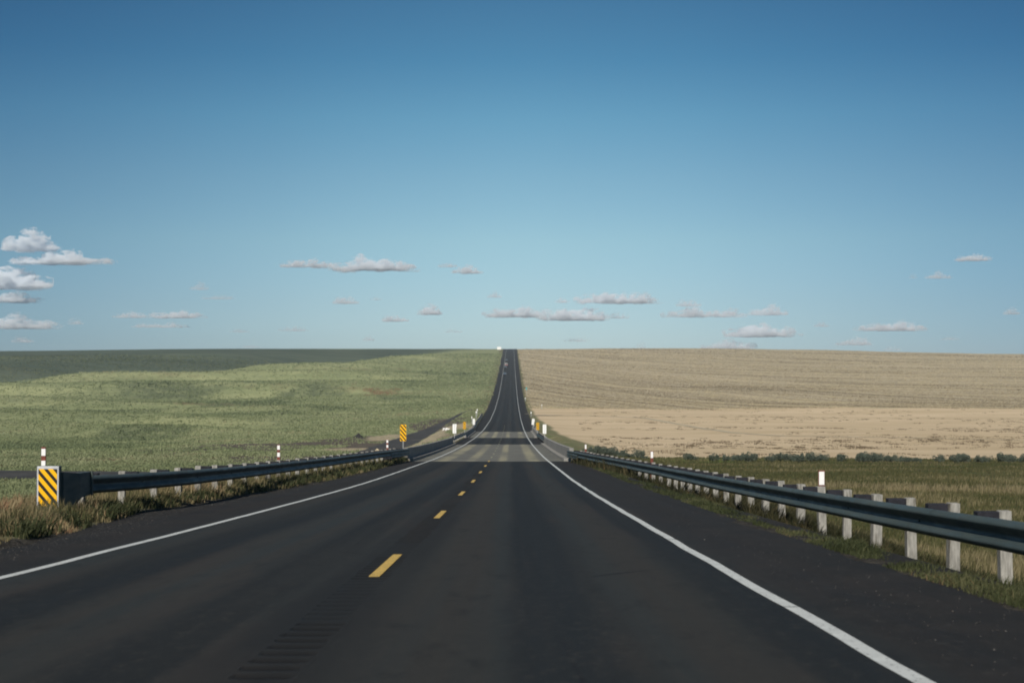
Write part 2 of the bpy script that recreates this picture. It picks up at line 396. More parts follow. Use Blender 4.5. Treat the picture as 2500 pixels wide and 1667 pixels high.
def asphalt_material():
    n = NT("asphalt"); P = n.geo(); P2 = n.mapping(P, (1, 1, 0))
    sx = n.node('ShaderNodeSeparateXYZ'); n.put(sx.inputs[0], P)
    long_ = n.noise(n.mapping(P2, (1.1, .012, 1)), 1.0, 4, .55)
    blotch = n.noise(n.mapping(P2, (.8, .12, 1)), .9, 4, .6, .4)
    agg = n.vor(P2, 95, 'Color'); fine = n.noise(P2, 60, 3, .7)
    c = n.mix(n.mr(long_, .3, .7), (.0118, .0134, .0134), (.0190, .0206, .0196))
    c = n.mix(n.math('MULTIPLY', n.mr(blotch, .46, .66), .8), c, (.027, .0225, .019))
    # polished wheel paths
    wig = n.math('MULTIPLY_ADD', n.noise(n.mapping(P2, (.6, .08, 1)), 1.0, 4, .6), .30, -.15)
    def band(cx, w): return n.mr(n.math('ABSOLUTE', n.math('SUBTRACT', n.math('ADD', sx.outputs[0], wig), cx)), w, w * .5)
    wheels = n.math('ADD', n.math('ADD', band(.33, .42), band(1.95, .3)), n.math('ADD', band(-2.25, .40), band(-4.0, .5)), clamp=True)
    pale = n.math('ADD', n.math('ADD', band(-.45, .55), band(1.2, .45)), n.math('ADD', band(-3.1, .5), band(-4.75, .3)), clamp=True)
    c = n.mix(n.math('MULTIPLY', pale, .65), c, n.mix(n.mr(long_, .4, .6), (.0215, .0262, .0256), (.0272, .0248, .0212)))
    c = n.mix(n.math('MULTIPLY', wheels, n.mr(n.noise(n.mapping(P2, (1, .03, 1)), 1.3, 3), .3, .6, .45, 1.0)), c, (.0065, .0088, .0102))
    # shoulders keep an older, browner seal
    sh = n.math('ADD', n.mr(sx.outputs[0], -5.12, -5.3), n.mr(sx.outputs[0], 2.38, 2.6), clamp=True)
    c = n.mix(n.math('MULTIPLY', sh, .75), c, n.mix(n.mr(n.noise(P2, .9, 5, .65), .35, .7), (.0095, .0088, .0085), (.0195, .0162, .0140)))
    c = n.mix(n.math('MULTIPLY', n.math('GREATER_THAN', n.noise(P2, 38, 2, .5), .71), .5), c, (.07, .065, .058))
    c = n.mix(n.mr(fine, .4, .8, 0, .35), c, (.040, .038, .035))
    # crack filler lines
    ck = n.vor(n.mapping(n.node('ShaderNodeTexCoord').outputs['Object'], (.35, .045, 1)), 1.0, 'Distance', 'DISTANCE_TO_EDGE')
    c = n.mix(n.math('MULTIPLY', n.mr(ck, .006, .002), n.mr(n.noise(P2, .2, 2), .52, .6)), c, (.007, .007, .008))
    c = n.mix(n.mr(n.noise(n.mapping(P2, (1, .45, 1)), 9, 5, .8), .50, .66, 0, .55), c, (.034, .032, .028))
    c = n.mix(n.mr(n.noise(n.mapping(P2, (1, .35, 1)), 3.1, 5, .75), .52, .68, 0, .55), c, (.008, .009, .0095))
    c = n.mix(n.math('MULTIPLY', band(XC, .55), n.mr(n.noise(n.mapping(P2, (1, .1, 1)), 1.5, 3), .3, .7, .35, .8)), c, (.0105, .0110, .0112))
    c = n.mix(n.math('MULTIPLY', n.attr('groove'), .8), c, (.004, .004, .0045))  # shading of the milled dips painted into the asphalt colour
    nb = n.bump(n.noise(P2, 90, 4, .8), .6, .006)
    return n.done(c, n.mr(long_, .3, .7, .80, .94), 0, nb, .22)
A = asphalt_material()
segs = [(-20, B1[0]), (B1[1], B2[0]), (B2[1], 1900)]
parts = []
for (a, b) in segs:
    wide = (lambda y: edgeL(y) - .6), (lambda y: edgeR(y) + .6)
    cL, cR = XC - .21, XC + .21
    if a < 0:
        parts.append(ribbon(wide[0], cL, a, b, 0, ncol=4)); parts.append(ribbon(cR, wide[1], a, b, 0, ncol=4))
    else:
        parts.append(ribbon(wide[0], wide[1], a, b, 0, ncol=8))
V, F = merge(parts)
road = tag(mesh_np("road", V, F, A), "dark two lane asphalt highway running straight over the rise", kind="structure")
# milled rumble strip down the middle of the road, same asphalt
def rib(y): return (0.5 - 0.5 * np.cos(2 * np.pi * y / .305)) ** 1.6
rz_dip = lambda y: roadz(y) - .018 * rib(y)
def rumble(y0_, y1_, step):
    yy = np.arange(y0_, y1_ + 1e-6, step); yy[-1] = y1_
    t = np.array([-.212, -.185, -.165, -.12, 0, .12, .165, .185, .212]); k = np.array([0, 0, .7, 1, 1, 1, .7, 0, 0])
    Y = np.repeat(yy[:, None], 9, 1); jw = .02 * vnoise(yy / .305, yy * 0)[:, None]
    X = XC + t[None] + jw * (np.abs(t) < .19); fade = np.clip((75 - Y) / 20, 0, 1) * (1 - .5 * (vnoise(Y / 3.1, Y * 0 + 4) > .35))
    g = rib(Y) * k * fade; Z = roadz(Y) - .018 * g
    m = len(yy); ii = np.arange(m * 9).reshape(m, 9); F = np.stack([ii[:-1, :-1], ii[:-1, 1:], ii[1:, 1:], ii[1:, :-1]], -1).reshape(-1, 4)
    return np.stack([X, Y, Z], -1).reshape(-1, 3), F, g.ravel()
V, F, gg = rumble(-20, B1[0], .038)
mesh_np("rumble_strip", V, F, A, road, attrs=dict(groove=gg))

def paint(name, col, wear, wearcol=(.05, .05, .05)):
    n = NT(name); P = n.mapping(n.geo(), (1, 1, 0))
    c = n.mix(n.mr(n.noise(P, 3.5, 5, .7), .35, .7), col, tuple(k * .82 for k in col))
    c = n.mix(n.mr(n.noise(n.mapping(P, (1, .6, 1)), 26, 6, .75), wear, wear + .08), c, wearcol)
    return n.done(c, .6, 0, n.bump(n.noise(P, 80, 3), .3, .004), .3)
WP = paint("white_road_paint", (.55, .57, .55), .565); YP = paint("yellow_road_paint", (.60, .40, .085), .535)
jig = lambda off: (lambda y: off + .006 * np.sin(y * 1.3) + .014 * fbm(y * .8, y * 0 + off, 4))
def line(x0, w, a, b, dz=.004):
    return ribbon((lambda y: jig(x0)(y) - w / 2), (lambda y: jig(x0)(y) + w / 2), a, b, dz, ncol=1)
gapsR = [-20, 14.52, 14.56, 22.35, 22.40, 1900]
V, F = merge([line(XC - 3.65, .115, -20, 1900)]); mesh_np("edge_line", V, F, WP, road)
V, F = merge([line(XC + 3.65, .12, -20, 11.6), line(XC + 3.65, .12, 11.63, 20.2), line(XC + 3.65, .12, 20.26, 1900)]); mesh_np("edge_line", V, F, WP, road)
y0 = 14.35; k = 0
rzp = roadz
YPO = paint('worn_yellow_road_paint', (.34, .31, .17), .50)
while y0 < 300:
    a, b = y0, y0 + 3.05
    V, F = ribbon(XC + .02 - .05, XC + .02 + .06, a, b, .0035, step=.3, ncol=2, zf=rzp)
    mesh_np("centre_dash", V, F, YP if y0 < 95 else YPO, road)
    y0 += 11.95

# ------------------------------------------------------------------ bridges
def concrete(name, lo, hi, stain, sc=1.2, stretch=(1, 1, 1)):
    n = NT(name); P = n.mapping(n.geo(), stretch)
    c = n.mix(n.mr(n.noise(P, sc, 5, .6), .3, .7), lo, hi)
    c = n.mix(n.mr(n.noise(P, sc * .6, 6, .7), .5, .72), c, stain)
    c = n.mix(n.mr(n.noise(P, sc * 22, 3), .45, .8, 0, .35), c, stain)
    return n.done(c, .9, 0, n.bump(n.noise(P, 25, 5, .7), .5, .01), .2)
CONC = concrete("parapet_concrete", (.215, .21, .195), (.27, .262, .245), (.15, .145, .13))
nD = NT("deck_concrete"); PD = nD.geo(); P2D = nD.mapping(PD, (1, 1, 0)); sxD = nD.node('ShaderNodeSeparateXYZ'); nD.put(sxD.inputs[0], PD)
def bandD(cx, w): return nD.mr(nD.math('ABSOLUTE', nD.math('SUBTRACT', sxD.outputs[0], cx)), w, w * .3)
cD = nD.mix(nD.mr(nD.noise(nD.mapping(P2D, (.4, .25, 1)), 1.2, 5, .6), .3, .7), (.105, .105, .094), (.150, .147, .122))
wD = nD.math('ADD', nD.math('ADD', bandD(-.55, .4), bandD(1.35, .55)), nD.math('ADD', bandD(-2.5, .45), bandD(-4.2, .6)), clamp=True)
cD = nD.mix(nD.math('MULTIPLY', wD, nD.mr(nD.noise(nD.mapping(P2D, (.5, .05, 1)), 1.0, 3), .35, .6, .25, 1.0)), cD, (.265, .248, .168))
cD = nD.mix(nD.math('MULTIPLY', nD.mr(nD.noise(nD.mapping(P2D, (.12, .5, 1)), .9, 4), .52, .68), .6), cD, (.07, .072, .068))
DECK = nD.done(cD, .85, 0, nD.bump(nD.noise(P2D, 40, 4, .8), .5, .006), .25)

def bar_along(xc, w, y0, y1, z0, z1, zf=roadz, n=24):
    """box beam following the road profile, x centre xc (number or function)"""
    yy = np.linspace(y0, y1, n); xx = xc(yy) if callable(xc) else np.full(n, xc)
    base = zf(yy); V = []
    for (dx, dz) in ((-w / 2, z0), (w / 2, z0), (w / 2, z1), (-w / 2, z1)):
        V.append(np.stack([xx + dx, yy, base + dz], -1))
    V = np.stack(V, 1).reshape(-1, 3); F = []
    for i in range(n - 1):
        for j in range(4):
            F.append((i * 4 + j, i * 4 + (j + 1) % 4, (i + 1) * 4 + (j + 1) % 4, (i + 1) * 4 + j))
    F.append((3, 2, 1, 0)); F.append(tuple(4 * (n - 1) + j for j in range(4)))
    return V, np.array(F)
def local(V, root):
    V = np.array(V, float); V[:, 0] -= root.location.x; V[:, 1] -= root.location.y; V[:, 2] -= root.location.z; return V
PL, PR = -6.45, 3.65
for i, (a, b) in enumerate((B1, B2)):
    root = empty("bridge", (XC, a, float(roadz(a))),
                 ("longer near concrete bridge with pale worn deck and low solid parapets" if i == 0 else "shorter far concrete bridge beyond the dark asphalt strip"), "bridge", "two small concrete highway bridges")
    V, F = ribbon(PL - .1, PR + .1, a, b, 0, ncol=6); mesh_np("deck", local(V, root), F, DECK, root)
    V, F = bar_along((PL + PR) / 2, PR - PL + .4, a + .01, b - .01, -.75, -.012); mesh_np("slab", local(V, root), F, CONC, root)
    for (px, s) in ((PL, 1), (PR, -1)):
        V, F = bar_along(px, .26, a + .3, b - .3, -.5, .80); mesh_np("parapet", local(V, root), F, CONC, root)
        V, F = bar_along(px + s * .30, .34, a + .25, b - .25, .003, .17); mesh_np("kerb", local(V, root), F, CONC, root)
    for yy in (a, b):
        bm = bmesh.new(); bm_box(bm, (0, yy - a, float(roadz(yy)) - float(roadz(a)) - 1.93), (PR - PL + 1.2, .9, 3.8)); mesh_bm("abutment", bm, CONC, root)

# ------------------------------------------------------------------ guardrails
nM = NT("weathered_rail_steel"); pM = nM.obj()
cM = nM.mix(nM.mr(nM.noise(nM.mapping(pM, (1, .15, 1)), 3, 5, .65), .3, .7), (.042, .058, .054), (.062, .080, .074))
cM = nM.mix(nM.mr(nM.noise(nM.mapping(pM, (4, .6, 4)), 5, 5, .7), .60, .75), cM, (.055, .05, .042))
STEEL = nM.done(cM, nM.mr(nM.noise(nM.mapping(pM, (1, .3, 1)), 8, 4), .3, .7, .50, .70), .15, nM.bump(nM.noise(pM, 30, 3), .15, .004), .5)
WOOD = simple("weathered_post_wood", (.27, .262, .24), .9, 0, .35, 7, .15, dirt=(.10, .09, .07), bumps=.5, stretch=(3, 3, .5))
DARK = simple("dark_blockout", (.020, .020, .026), .75, 0, .3, 9, .2)
REDB = simple("red_brown_post", (.165, .045, .030), .7, 0, .25, 6, .3)
WHITE = simple("white_reflective_band", (.80, .80, .79), .45, 0, .04, 9, .4)
ALU = simple("sign_aluminium", (.52, .53, .55), .5, .35, .08, 5, .5)
GALV = simple("galvanised_post", (.33, .34, .34), .55, .5, .12, 10, .5)

def wprofile(h=.33):
    k = h / .312
    p = [(.0, .156), (.022, .153), (.045, .142), (.074, .122), (.084, .103), (.084, .092), (.070, .068), (.022, .026), (.010, .010), (.010, -.010), (.022, -.026), (.070, -.068), (.084, -.092), (.084, -.103), (.074, -.122), (.045, -.142), (.022, -.153), (.0, -.156)]
    return [(o, z * k) for o, z in p]
def sweep_rail(path, side, zf, prof, t=.005):
    """path: list (x,y) ; side=+1 face towards +x ; zf(y): height of rail centre"""
    pts = np.array(path); n = len(pts); d = np.gradient(pts, axis=0); d /= np.linalg.norm(d, axis=1)[:, None]
    nrm = np.stack([d[:, 1], -d[:, 0]], -1) * side
    loop = prof + [(o - t, z) for o, z in reversed(prof)]
    m = len(loop); V = np.zeros((n, m, 3))
    zc = np.array([float(zf(y)) for y in pts[:, 1]])
    for j, (o, z) in enumerate(loop):
        V[:, j, 0] = pts[:, 0] + nrm[:, 0] * o; V[:, j, 1] = pts[:, 1] + nrm[:, 1] * o; V[:, j, 2] = zc + z
    ii = np.arange(n * m).reshape(n, m); F = []
    j2 = (np.arange(m) + 1) % m
    F = np.stack([ii[:-1, :], ii[:-1][:, j2], ii[1:][:, j2], ii[1:, :]], -1).reshape(-1, 4)
    caps = [np.array([ii[0]]), np.array([ii[-1][::-1]])]
    return V.reshape(-1, 3), [F]
def guardrail(label, Xf, y0, y1, top, posts, side, post_w=.138, extra_laps=True, gdrop=None):
    """Xf(y): x of the rail face plane; top(y): rail top above road; side=+1 rail face looks to +x"""
    root = empty("guardrail", (float(Xf(y0)), y0, float(groundz(float(Xf(y0)), y0))), label, "guardrail", "steel guardrails along the highway")
    yy = np.arange(y0, y1 + .01, .5); path = [(float(Xf(y)), float(y)) for y in yy]
    zf = lambda y: roadz(y) + top(y) - .165
    if extra_laps:      # overlapping 3.8 m panels
        a = y0; k = 0
        while a < y1 - .2:
            b = min(a + 3.81, y1); q = np.arange(a, b + .17, .32); o_ = .003 * (k % 2)
            pth = [(float(Xf(y)) + side * o_, float(y)) for y in q]
            V, F = sweep_rail(pth, side, lambda y: zf(y) + random.uniform(-.0015, .0015), wprofile(.33 + .003 * (k % 2))); mesh_np("rail_panel", local(V, root), F, STEEL, root, smooth=True)
            a = b; k += 1
    else:
        V, F = sweep_rail(path, side, zf, wprofile()); mesh_np("rail_beam", local(V, root), F, STEEL, root, smooth=True)
    for i, y in enumerate(posts):
        x = float(Xf(y)) - side * .40; gz = float(groundz(x, y)); tz = float(roadz(y) + top(y)) + .045 + random.uniform(-.012, .012)
        bm = bmesh.new(); hh = tz - gz + .3
        bm_box(bm, (x - root.location.x, y - y0, tz - hh / 2 - root.location.z), (post_w * random.uniform(.94, 1.04), .15, hh), rz=random.uniform(-.08, .08), ry=random.uniform(-.03, .03))
        mesh_bm("post", bm, WOOD, root, bevel=.006)
        bm = bmesh.new()
        bm_box(bm, (x + side * (.04 + .16) - root.location.x, y + .02 - y0, tz - .185 - root.location.z), (.245, .15, .35))
        mesh_bm("block", bm, DARK, root, bevel=.006)
    if extra_laps:
        for y in posts[1:13:2]:
            x = float(Xf(y)) + side * .017; zc = float(zf(y)); bm = bmesh.new()
            bm_cyl(bm, (x - root.location.x, y - y0, zc - root.location.z), (x + side * .02 - root.location.x, y - y0, zc - root.location.z), .016, 8)
            mesh_bm("bolt_head", bm, STEEL, root)
    return root
XL = lambda y: np.interp(y, [25.0, 26.3, 28, 32, 50, 70, 86.5], [-7.98, -7.75, -7.5, -7.22, -7.2, -6.75, -6.28])
topL = lambda y: .78 + 0 * y
pl = [26.9 + 2.0 * i for i in range(29)]
gl = guardrail("long steel guardrail on pale wooden posts along the left verge, sign at its near end", XL, 25.6, 87.6, topL, [p for p in pl if p < 85], +1)
XR = lambda y: np.interp(y, [0, 50, 62, 74, 87], [5.15, 5.15, 4.6, 4.0, 3.44])
topR = lambda y: np.interp(y, [0, 50, 87], [.53, .56, .66])
pr = [8.55 + 1.905 * i for i in range(40)]
gr = guardrail("long steel guardrail on pale wooden posts along the right shoulder, nearest to us", XR, 6.0, 87.4, topR, [p for p in pr if p < 84.5], -1)
XL2 = lambda y: np.full_like(np.asarray(y, float), PL + .12)
guardrail("short dark guardrail between the two bridges on the left side", XL2, 155.5, 199.8, lambda y: .74 + 0 * y, list(np.arange(158, 198, 2.6)), +1, extra_laps=False)
XR2 = lambda y: np.interp(y, [155, 200], [PR - .12, PR - .12])
guardrail("short black guardrail between the two bridges on the right side", XR2, 155.5, 199.8, lambda y: .68 + 0 * y, list(np.arange(158, 198, 2.6)), -1, extra_laps=False)
XL3 = lambda y: np.interp(y, [242, 290, 400], [PL + .12, -7.0, -7.6])
guardrail("steel guardrail climbing away beyond the far bridge on the left", XL3, 242.4, 372, lambda y: .76 + 0 * y, list(np.arange(246, 370, 3.8)), +1, extra_laps=False)
XR3 = lambda y: np.interp(y, [242, 262], [PR - .12, 4.3])
guardrail("stub of guardrail past the far bridge on the right", XR3, 242.4, 262, lambda y: .70 + 0 * y, list(np.arange(245, 261, 2.6)), -1, extra_laps=False)

# thicker end shoes where the rails meet the near bridge
def end_shoe(root, Xf, ya, yb, side, top):
    p3 = []
    for (o, z) in [(.0, .25), (.03, .245), (.078, .215), (.084, .19), (.07, .165), (.02, .125), (.02, .115), (.07, .075), (.084, .045), (.084, .03), (.07, .0), (.02, -.04), (.02, -.05), (.07, -.09), (.084, -.12), (.078, -.15), (.03, -.18), (0, -.185)]:
        p3.append((o + .006, z))
    yy = np.arange(ya, yb + .01, .5)
    V, F = sweep_rail([(float(Xf(y)), float(y)) for y in yy], side, lambda y: roadz(y) + top(y) - .25, p3)
    mesh_np("end_shoe", local(V, root), F, STEEL, root, smooth=True)
    for y in np.arange(ya + .4, yb - .6, .95):
        x = float(Xf(y)) - side * .36; gz = float(groundz(x, y)); bm = bmesh.new()
        bm_box(bm, (x - root.location.x, y - root.location.y, (gz + roadz(y) + top(y)) / 2 - root.location.z), (.24, .24, float(roadz(y) + top(y) - gz)))
        mesh_bm("end_post", bm, DARK, root, bevel=.01)
end_shoe(gl, XL, 77.5, 87.6, +1, topL); end_shoe(gr, XR, 80, 87.4, -1, topR)

# ------------------------------------------------------------------ signs
def stripes(name, side, p=.285, w=.5, period=.20):
    """yellow and black diagonal sheeting; side=+1: bars fall to the right"""
    n = NT(name); o = n.node('ShaderNodeSeparateXYZ'); n.put(o.inputs[0], n.obj())
    s = n.math('ADD', o.outputs[2], n.math('MULTIPLY', o.outputs[0], side * 1.18))
    fr = n.math('FRACT', n.math('ADD', n.math('DIVIDE', s, period), 40.3))
    c = n.mix(n.math('GREATER_THAN', fr, w), (.85, .45, .003), (.012, .011, .012))
    c = n.mix(n.mr(n.noise(n.obj(), 30, 5, .7), .62, .75, 0, .6), c, (.35, .20, .02))
    return n.done(c, .42, 0, None, .4)
def rounded_plate(bm, cx, cy, cz, w, h, t, r, seg=4):
    pts = []
    for (sx_, sz_, a0) in ((1, 1, 0), (-1, 1, 90), (-1, -1, 180), (1, -1, 270)):
        for i in range(seg + 1):
            a = R(a0 + 90 * i / seg); pts.append((cx + sx_ * (w / 2 - r) + r * math.cos(a), cz + sz_ * (h / 2 - r) + r * math.sin(a)))
    f = [bm.verts.new((x, cy - t / 2, z)) for x, z in pts]; b = [bm.verts.new((x, cy + t / 2, z)) for x, z in pts]
    bm.faces.new(f[::-1]); bm.faces.new(b); n = len(f)
    for i in range(n): bm.faces.new((f[i], f[(i + 1) % n], b[(i + 1) % n], b[i]))
ST_L = stripes("yellow_black_bars_falling_right", 1, w=.56, period=.262)
ST_R = stripes("yellow_black_bars_falling_left", -1, w=.56, period=.262)
ST_N = stripes("wide_yellow_black_bars", 1, w=.55, period=.186)
YEL = simple("yellow_sign_edge", (.80, .45, .01), .45, 0, .05, 5, .4)
def marker(x, y, side, zt=2.22, back=False, label="", rz=0.0, tilt=0.0, postz=None):
    gz = float(roadz(y)) + (.8 if postz is None else postz)
    root = empty("object_marker", (x, y, gz), label, "road sign", "object marker signs at the bridge corners", rz)
    h0 = float(roadz(y)) + zt - gz
    root.rotation_euler = (0, tilt, rz)
    bm = bmesh.new(); rounded_plate(bm, 0, 0, h0 - .5, .385, 1.02, .006, .045); mesh_bm("plate", bm, WHITE if back else YEL, root)
    bm = bmesh.new()
    if not back:
        rounded_plate(bm, 0, -.006, h0 - .5, .355, .985, .004, .035); mesh_bm("striped_face", bm, ST_L if side < 0 else ST_R, root)
        bm = bmesh.new(); bm_box(bm, (0, .03, (h0 + .0) / 2 - .15), (.05, .04, h0 + .1)); mesh_bm("post", bm, GALV, root)
    else:
        bm_box(bm, (0, -.025, h0 / 2 - .2), (.035, .03, h0 + .35)); mesh_bm("post", bm, ALU, root)
    return root
marker(-6.72, 89.0, -1, label="largest yellow and black striped marker on the near left bridge corner")
marker(-6.5, 198.4, -1, 2.2, label="small yellow and black striped marker left of road at far bridge")
marker(3.62, 198.4, 1, 2.12, label="yellow and black striped marker right of the road by the far bridge")
marker(-6.25, 157.2, -1, 2.2, True, "white sign back on post at far left end of near bridge, pink edged", postz=.0)
marker(3.62, 157.2, 1, 2.16, True, "white sign back right of road, lowest and rightmost of the pair", postz=.0)
marker(-6.4, 243.8, -1, 2.2, True, "grey white sign back on post left of road at far bridge end", postz=.0)
marker(3.45, 243.8, 1, 2.2, True, "leaning white sign back right of road beyond the striped marker", tilt=.12, postz=.0)

# near end terminal with striped panel
tx, ty = -8.0, 24.8; tg = float(groundz(tx, ty)); trz = float(roadz(ty))
term = empty("rail_terminal", (tx, ty, tg), "dark steel rail end box with a grey framed yellow and black striped panel", "rail terminal")
Z = lambda z: trz + z - tg
bm = bmesh.new(); bm_box(bm, (0, 0, Z(.595)), (.375, .03, .75)); mesh_bm("frame_panel", bm, ALU, term, bevel=.004)
bm = bmesh.new(); bm_box(bm, (0, -.019, Z(.597)), (.322, .006, .655)); mesh_bm("striped_face", bm, ST_N, term)
bm = bmesh.new()
bm_box(bm, (-.012, .09, Z(.57)), (.40, .13, .80))
mesh_bm("impact_head", bm, STEEL, term, bevel=.012)
bm = bmesh.new()   # flaring feed chute from head to rail
A_ = [(-.16, .14), (.22, .14)]; q = []
for (x, y, z0, z1) in ((.06, .15, .14, .86), (.22, .15, .14, .86), (.20, .75, .36, .80), (.33, .75, .36, .80), (.26, 1.3, .38, .79), (.37, 1.3, .38, .79)):
    q.append((bm.verts.new((x, y, Z(z0))), bm.verts.new((x, y, Z(z1)))))
for i in (0, 2):
    a0, a1, b0, b1 = q[i], q[i + 1], q[i + 2], q[i + 3]
    bm.faces.new((a0[0], a0[1], b0[1], b0[0])); bm.faces.new((a1[0], b1[0], b1[1], a1[1]))
    bm.faces.new((a0[1], a1[1], b1[1], b0[1])); bm.faces.new((a0[0], b0[0], b1[0], a1[0]))
bm.faces.new((q[0][0], q[1][0], q[1][1], q[0][1])); bm.faces.new((q[4][0], q[4][1], q[5][1], q[5][0]))
mesh_bm("feed_chute", bm, STEEL, term)
bm = bmesh.new(); bm_box(bm, (.385, 1.28, Z(.585)), (.03, .05, .44)); mesh_bm("end_flange", bm, STEEL, term, bevel=.004)
bm = bmesh.new(); bm_cyl(bm, (.31, .95, Z(.38)), (.05, .45, Z(-.02)), .014, 8); mesh_bm("anchor_cable", bm, STEEL, term)
bm = bmesh.new(); bm_box(bm, (-.02, .12, Z(.05)), (.13, .12, .5)); bm_box(bm, (.12, .12, Z(.03)), (.05, .1, .42)); mesh_bm("leg", bm, DARK, term, bevel=.006)

# red and white delineator posts
def delineator(x, y, ztop, bands, w, label, thin=False):
    gz = float(groundz(x, y)); h = float(roadz(y)) + ztop - gz
    root = empty("delineator_post", (x, y, gz), label, "delineator post", "red and white delineator posts along the rails")
    bm = bmesh.new(); bm_box(bm, (0, 0, h / 2 - .1), (w, .03, h + .2)); mesh_bm("post", bm, REDB, root, bevel=.008, smooth=False)
    for (a, b) in bands:
        bm = bmesh.new(); bm_box(bm, (0, -.001, h - (a + b) / 2), (w * (.90 if len(bands) > 1 else .84), .036, b - a)); mesh_bm("reflector", bm, WHITE, root, bevel=.003)
    return root
two = [(.035, .165), (.265, .40)]
delineator(-8.47, 26.0, 1.30, [(.03, .155), (.245, .37)], .082, "red and white banded post rising behind the striped end panel")
delineator(-7.85, 48.4, 1.33, [(.03, .17), (.27, .41)], .10, "red post with two white bands behind the middle of the left rail")
delineator(-7.35, 85.0, 1.33, [(.03, .19), (.32, .48)], .115, "red post with two white bands left of the large striped marker")
delineator(5.72, 26.5, .87, [(.02, .265)], .115, "nearest red post with one tall white band on right rail")
delineator(5.72, 58.5, 1.0, [(.02, .28)], .115, "red post with white band midway along the right rail")
delineator(4.52, 87.5, 1.03, [(.02, .29)], .115, "farthest red post with white band where right rail meets bridge")
def stake(x, y, h, w, label):
    gz = float(groundz(x, y)); root = empty("marker_stake", (x, y, gz), label, "marker stake", "small white stakes along the verge")
    bm = bmesh.new(); bm_box(bm, (0, 0, h / 2), (w * .6, .02, h)); mesh_bm("stake", bm, GALV, root)
    bm = bmesh.new(); bm_box(bm, (0, -.006, h - .2), (w, .02, .4)); mesh_bm("reflector", bm, WHITE, root, bevel=.002)
    return root
stake(-7.0, 181, 2.0, .13, "small white stake between white sign back and far left marker")
stake(-7.5, 226, 2.0, .16, "small white stake just below the far left striped marker")
stake(-8.6, 350, 1.8, .28, "white stake at the far end of the climbing left rail")
stake(-8.9, 372, 1.8, .22, "farthest white stake by the climbing left rail end")
stake(-8.3, 300, 1.6, .16, "white stake beside the middle of the climbing left rail")
stake(3.9, 252, 2.0, .30, "white stake leaning beside the white sign back right of road")
stake(5.2, 380, 1.3, .26, "white stake in the grass right of road at the field entrance")
stake(9.5, 450, 1.5, .20, "pale stake at the lower corner of the stubble field")
stake(5.0, 520, 1.2, .26, "white stake at the road edge below the teal sign")

# teal mile sign and crest board
gz = float(groundz(6.1, 585)); ms = empty("mile_sign", (6.1, 585, gz), "small teal sign on thin post right of the climbing road", "road sign")
bm = bmesh.new(); bm_box(bm, (0, 0, 1.6), (.09, .07, 3.2)); mesh_bm("post", bm, GALV, ms)
bm = bmesh.new(); rounded_plate(bm, 0, -.05, 2.75, .5, .95, .02, .05); mesh_bm("plate", bm, simple("teal_sign_face", (.05, .33, .34), .5, 0, .05), ms)
bx, by = -12.0, 1392; gz = float(groundz(bx, by)); cb = empty("roadside_board", (bx, by, gz), "large white board at the hill crest left of the road", "sign board")
bm = bmesh.new(); rounded_plate(bm, 0, 0, .1 + 1.5, 3.9, 2.6, .08, .1); mesh_bm("board", bm, WHITE, cb)
for s in (-1.3, 1.3):
    bm = bmesh.new(); bm_box(bm, (s, .12, .9), (.14, .12, 2.4)); mesh_bm("post", bm, GALV, cb)

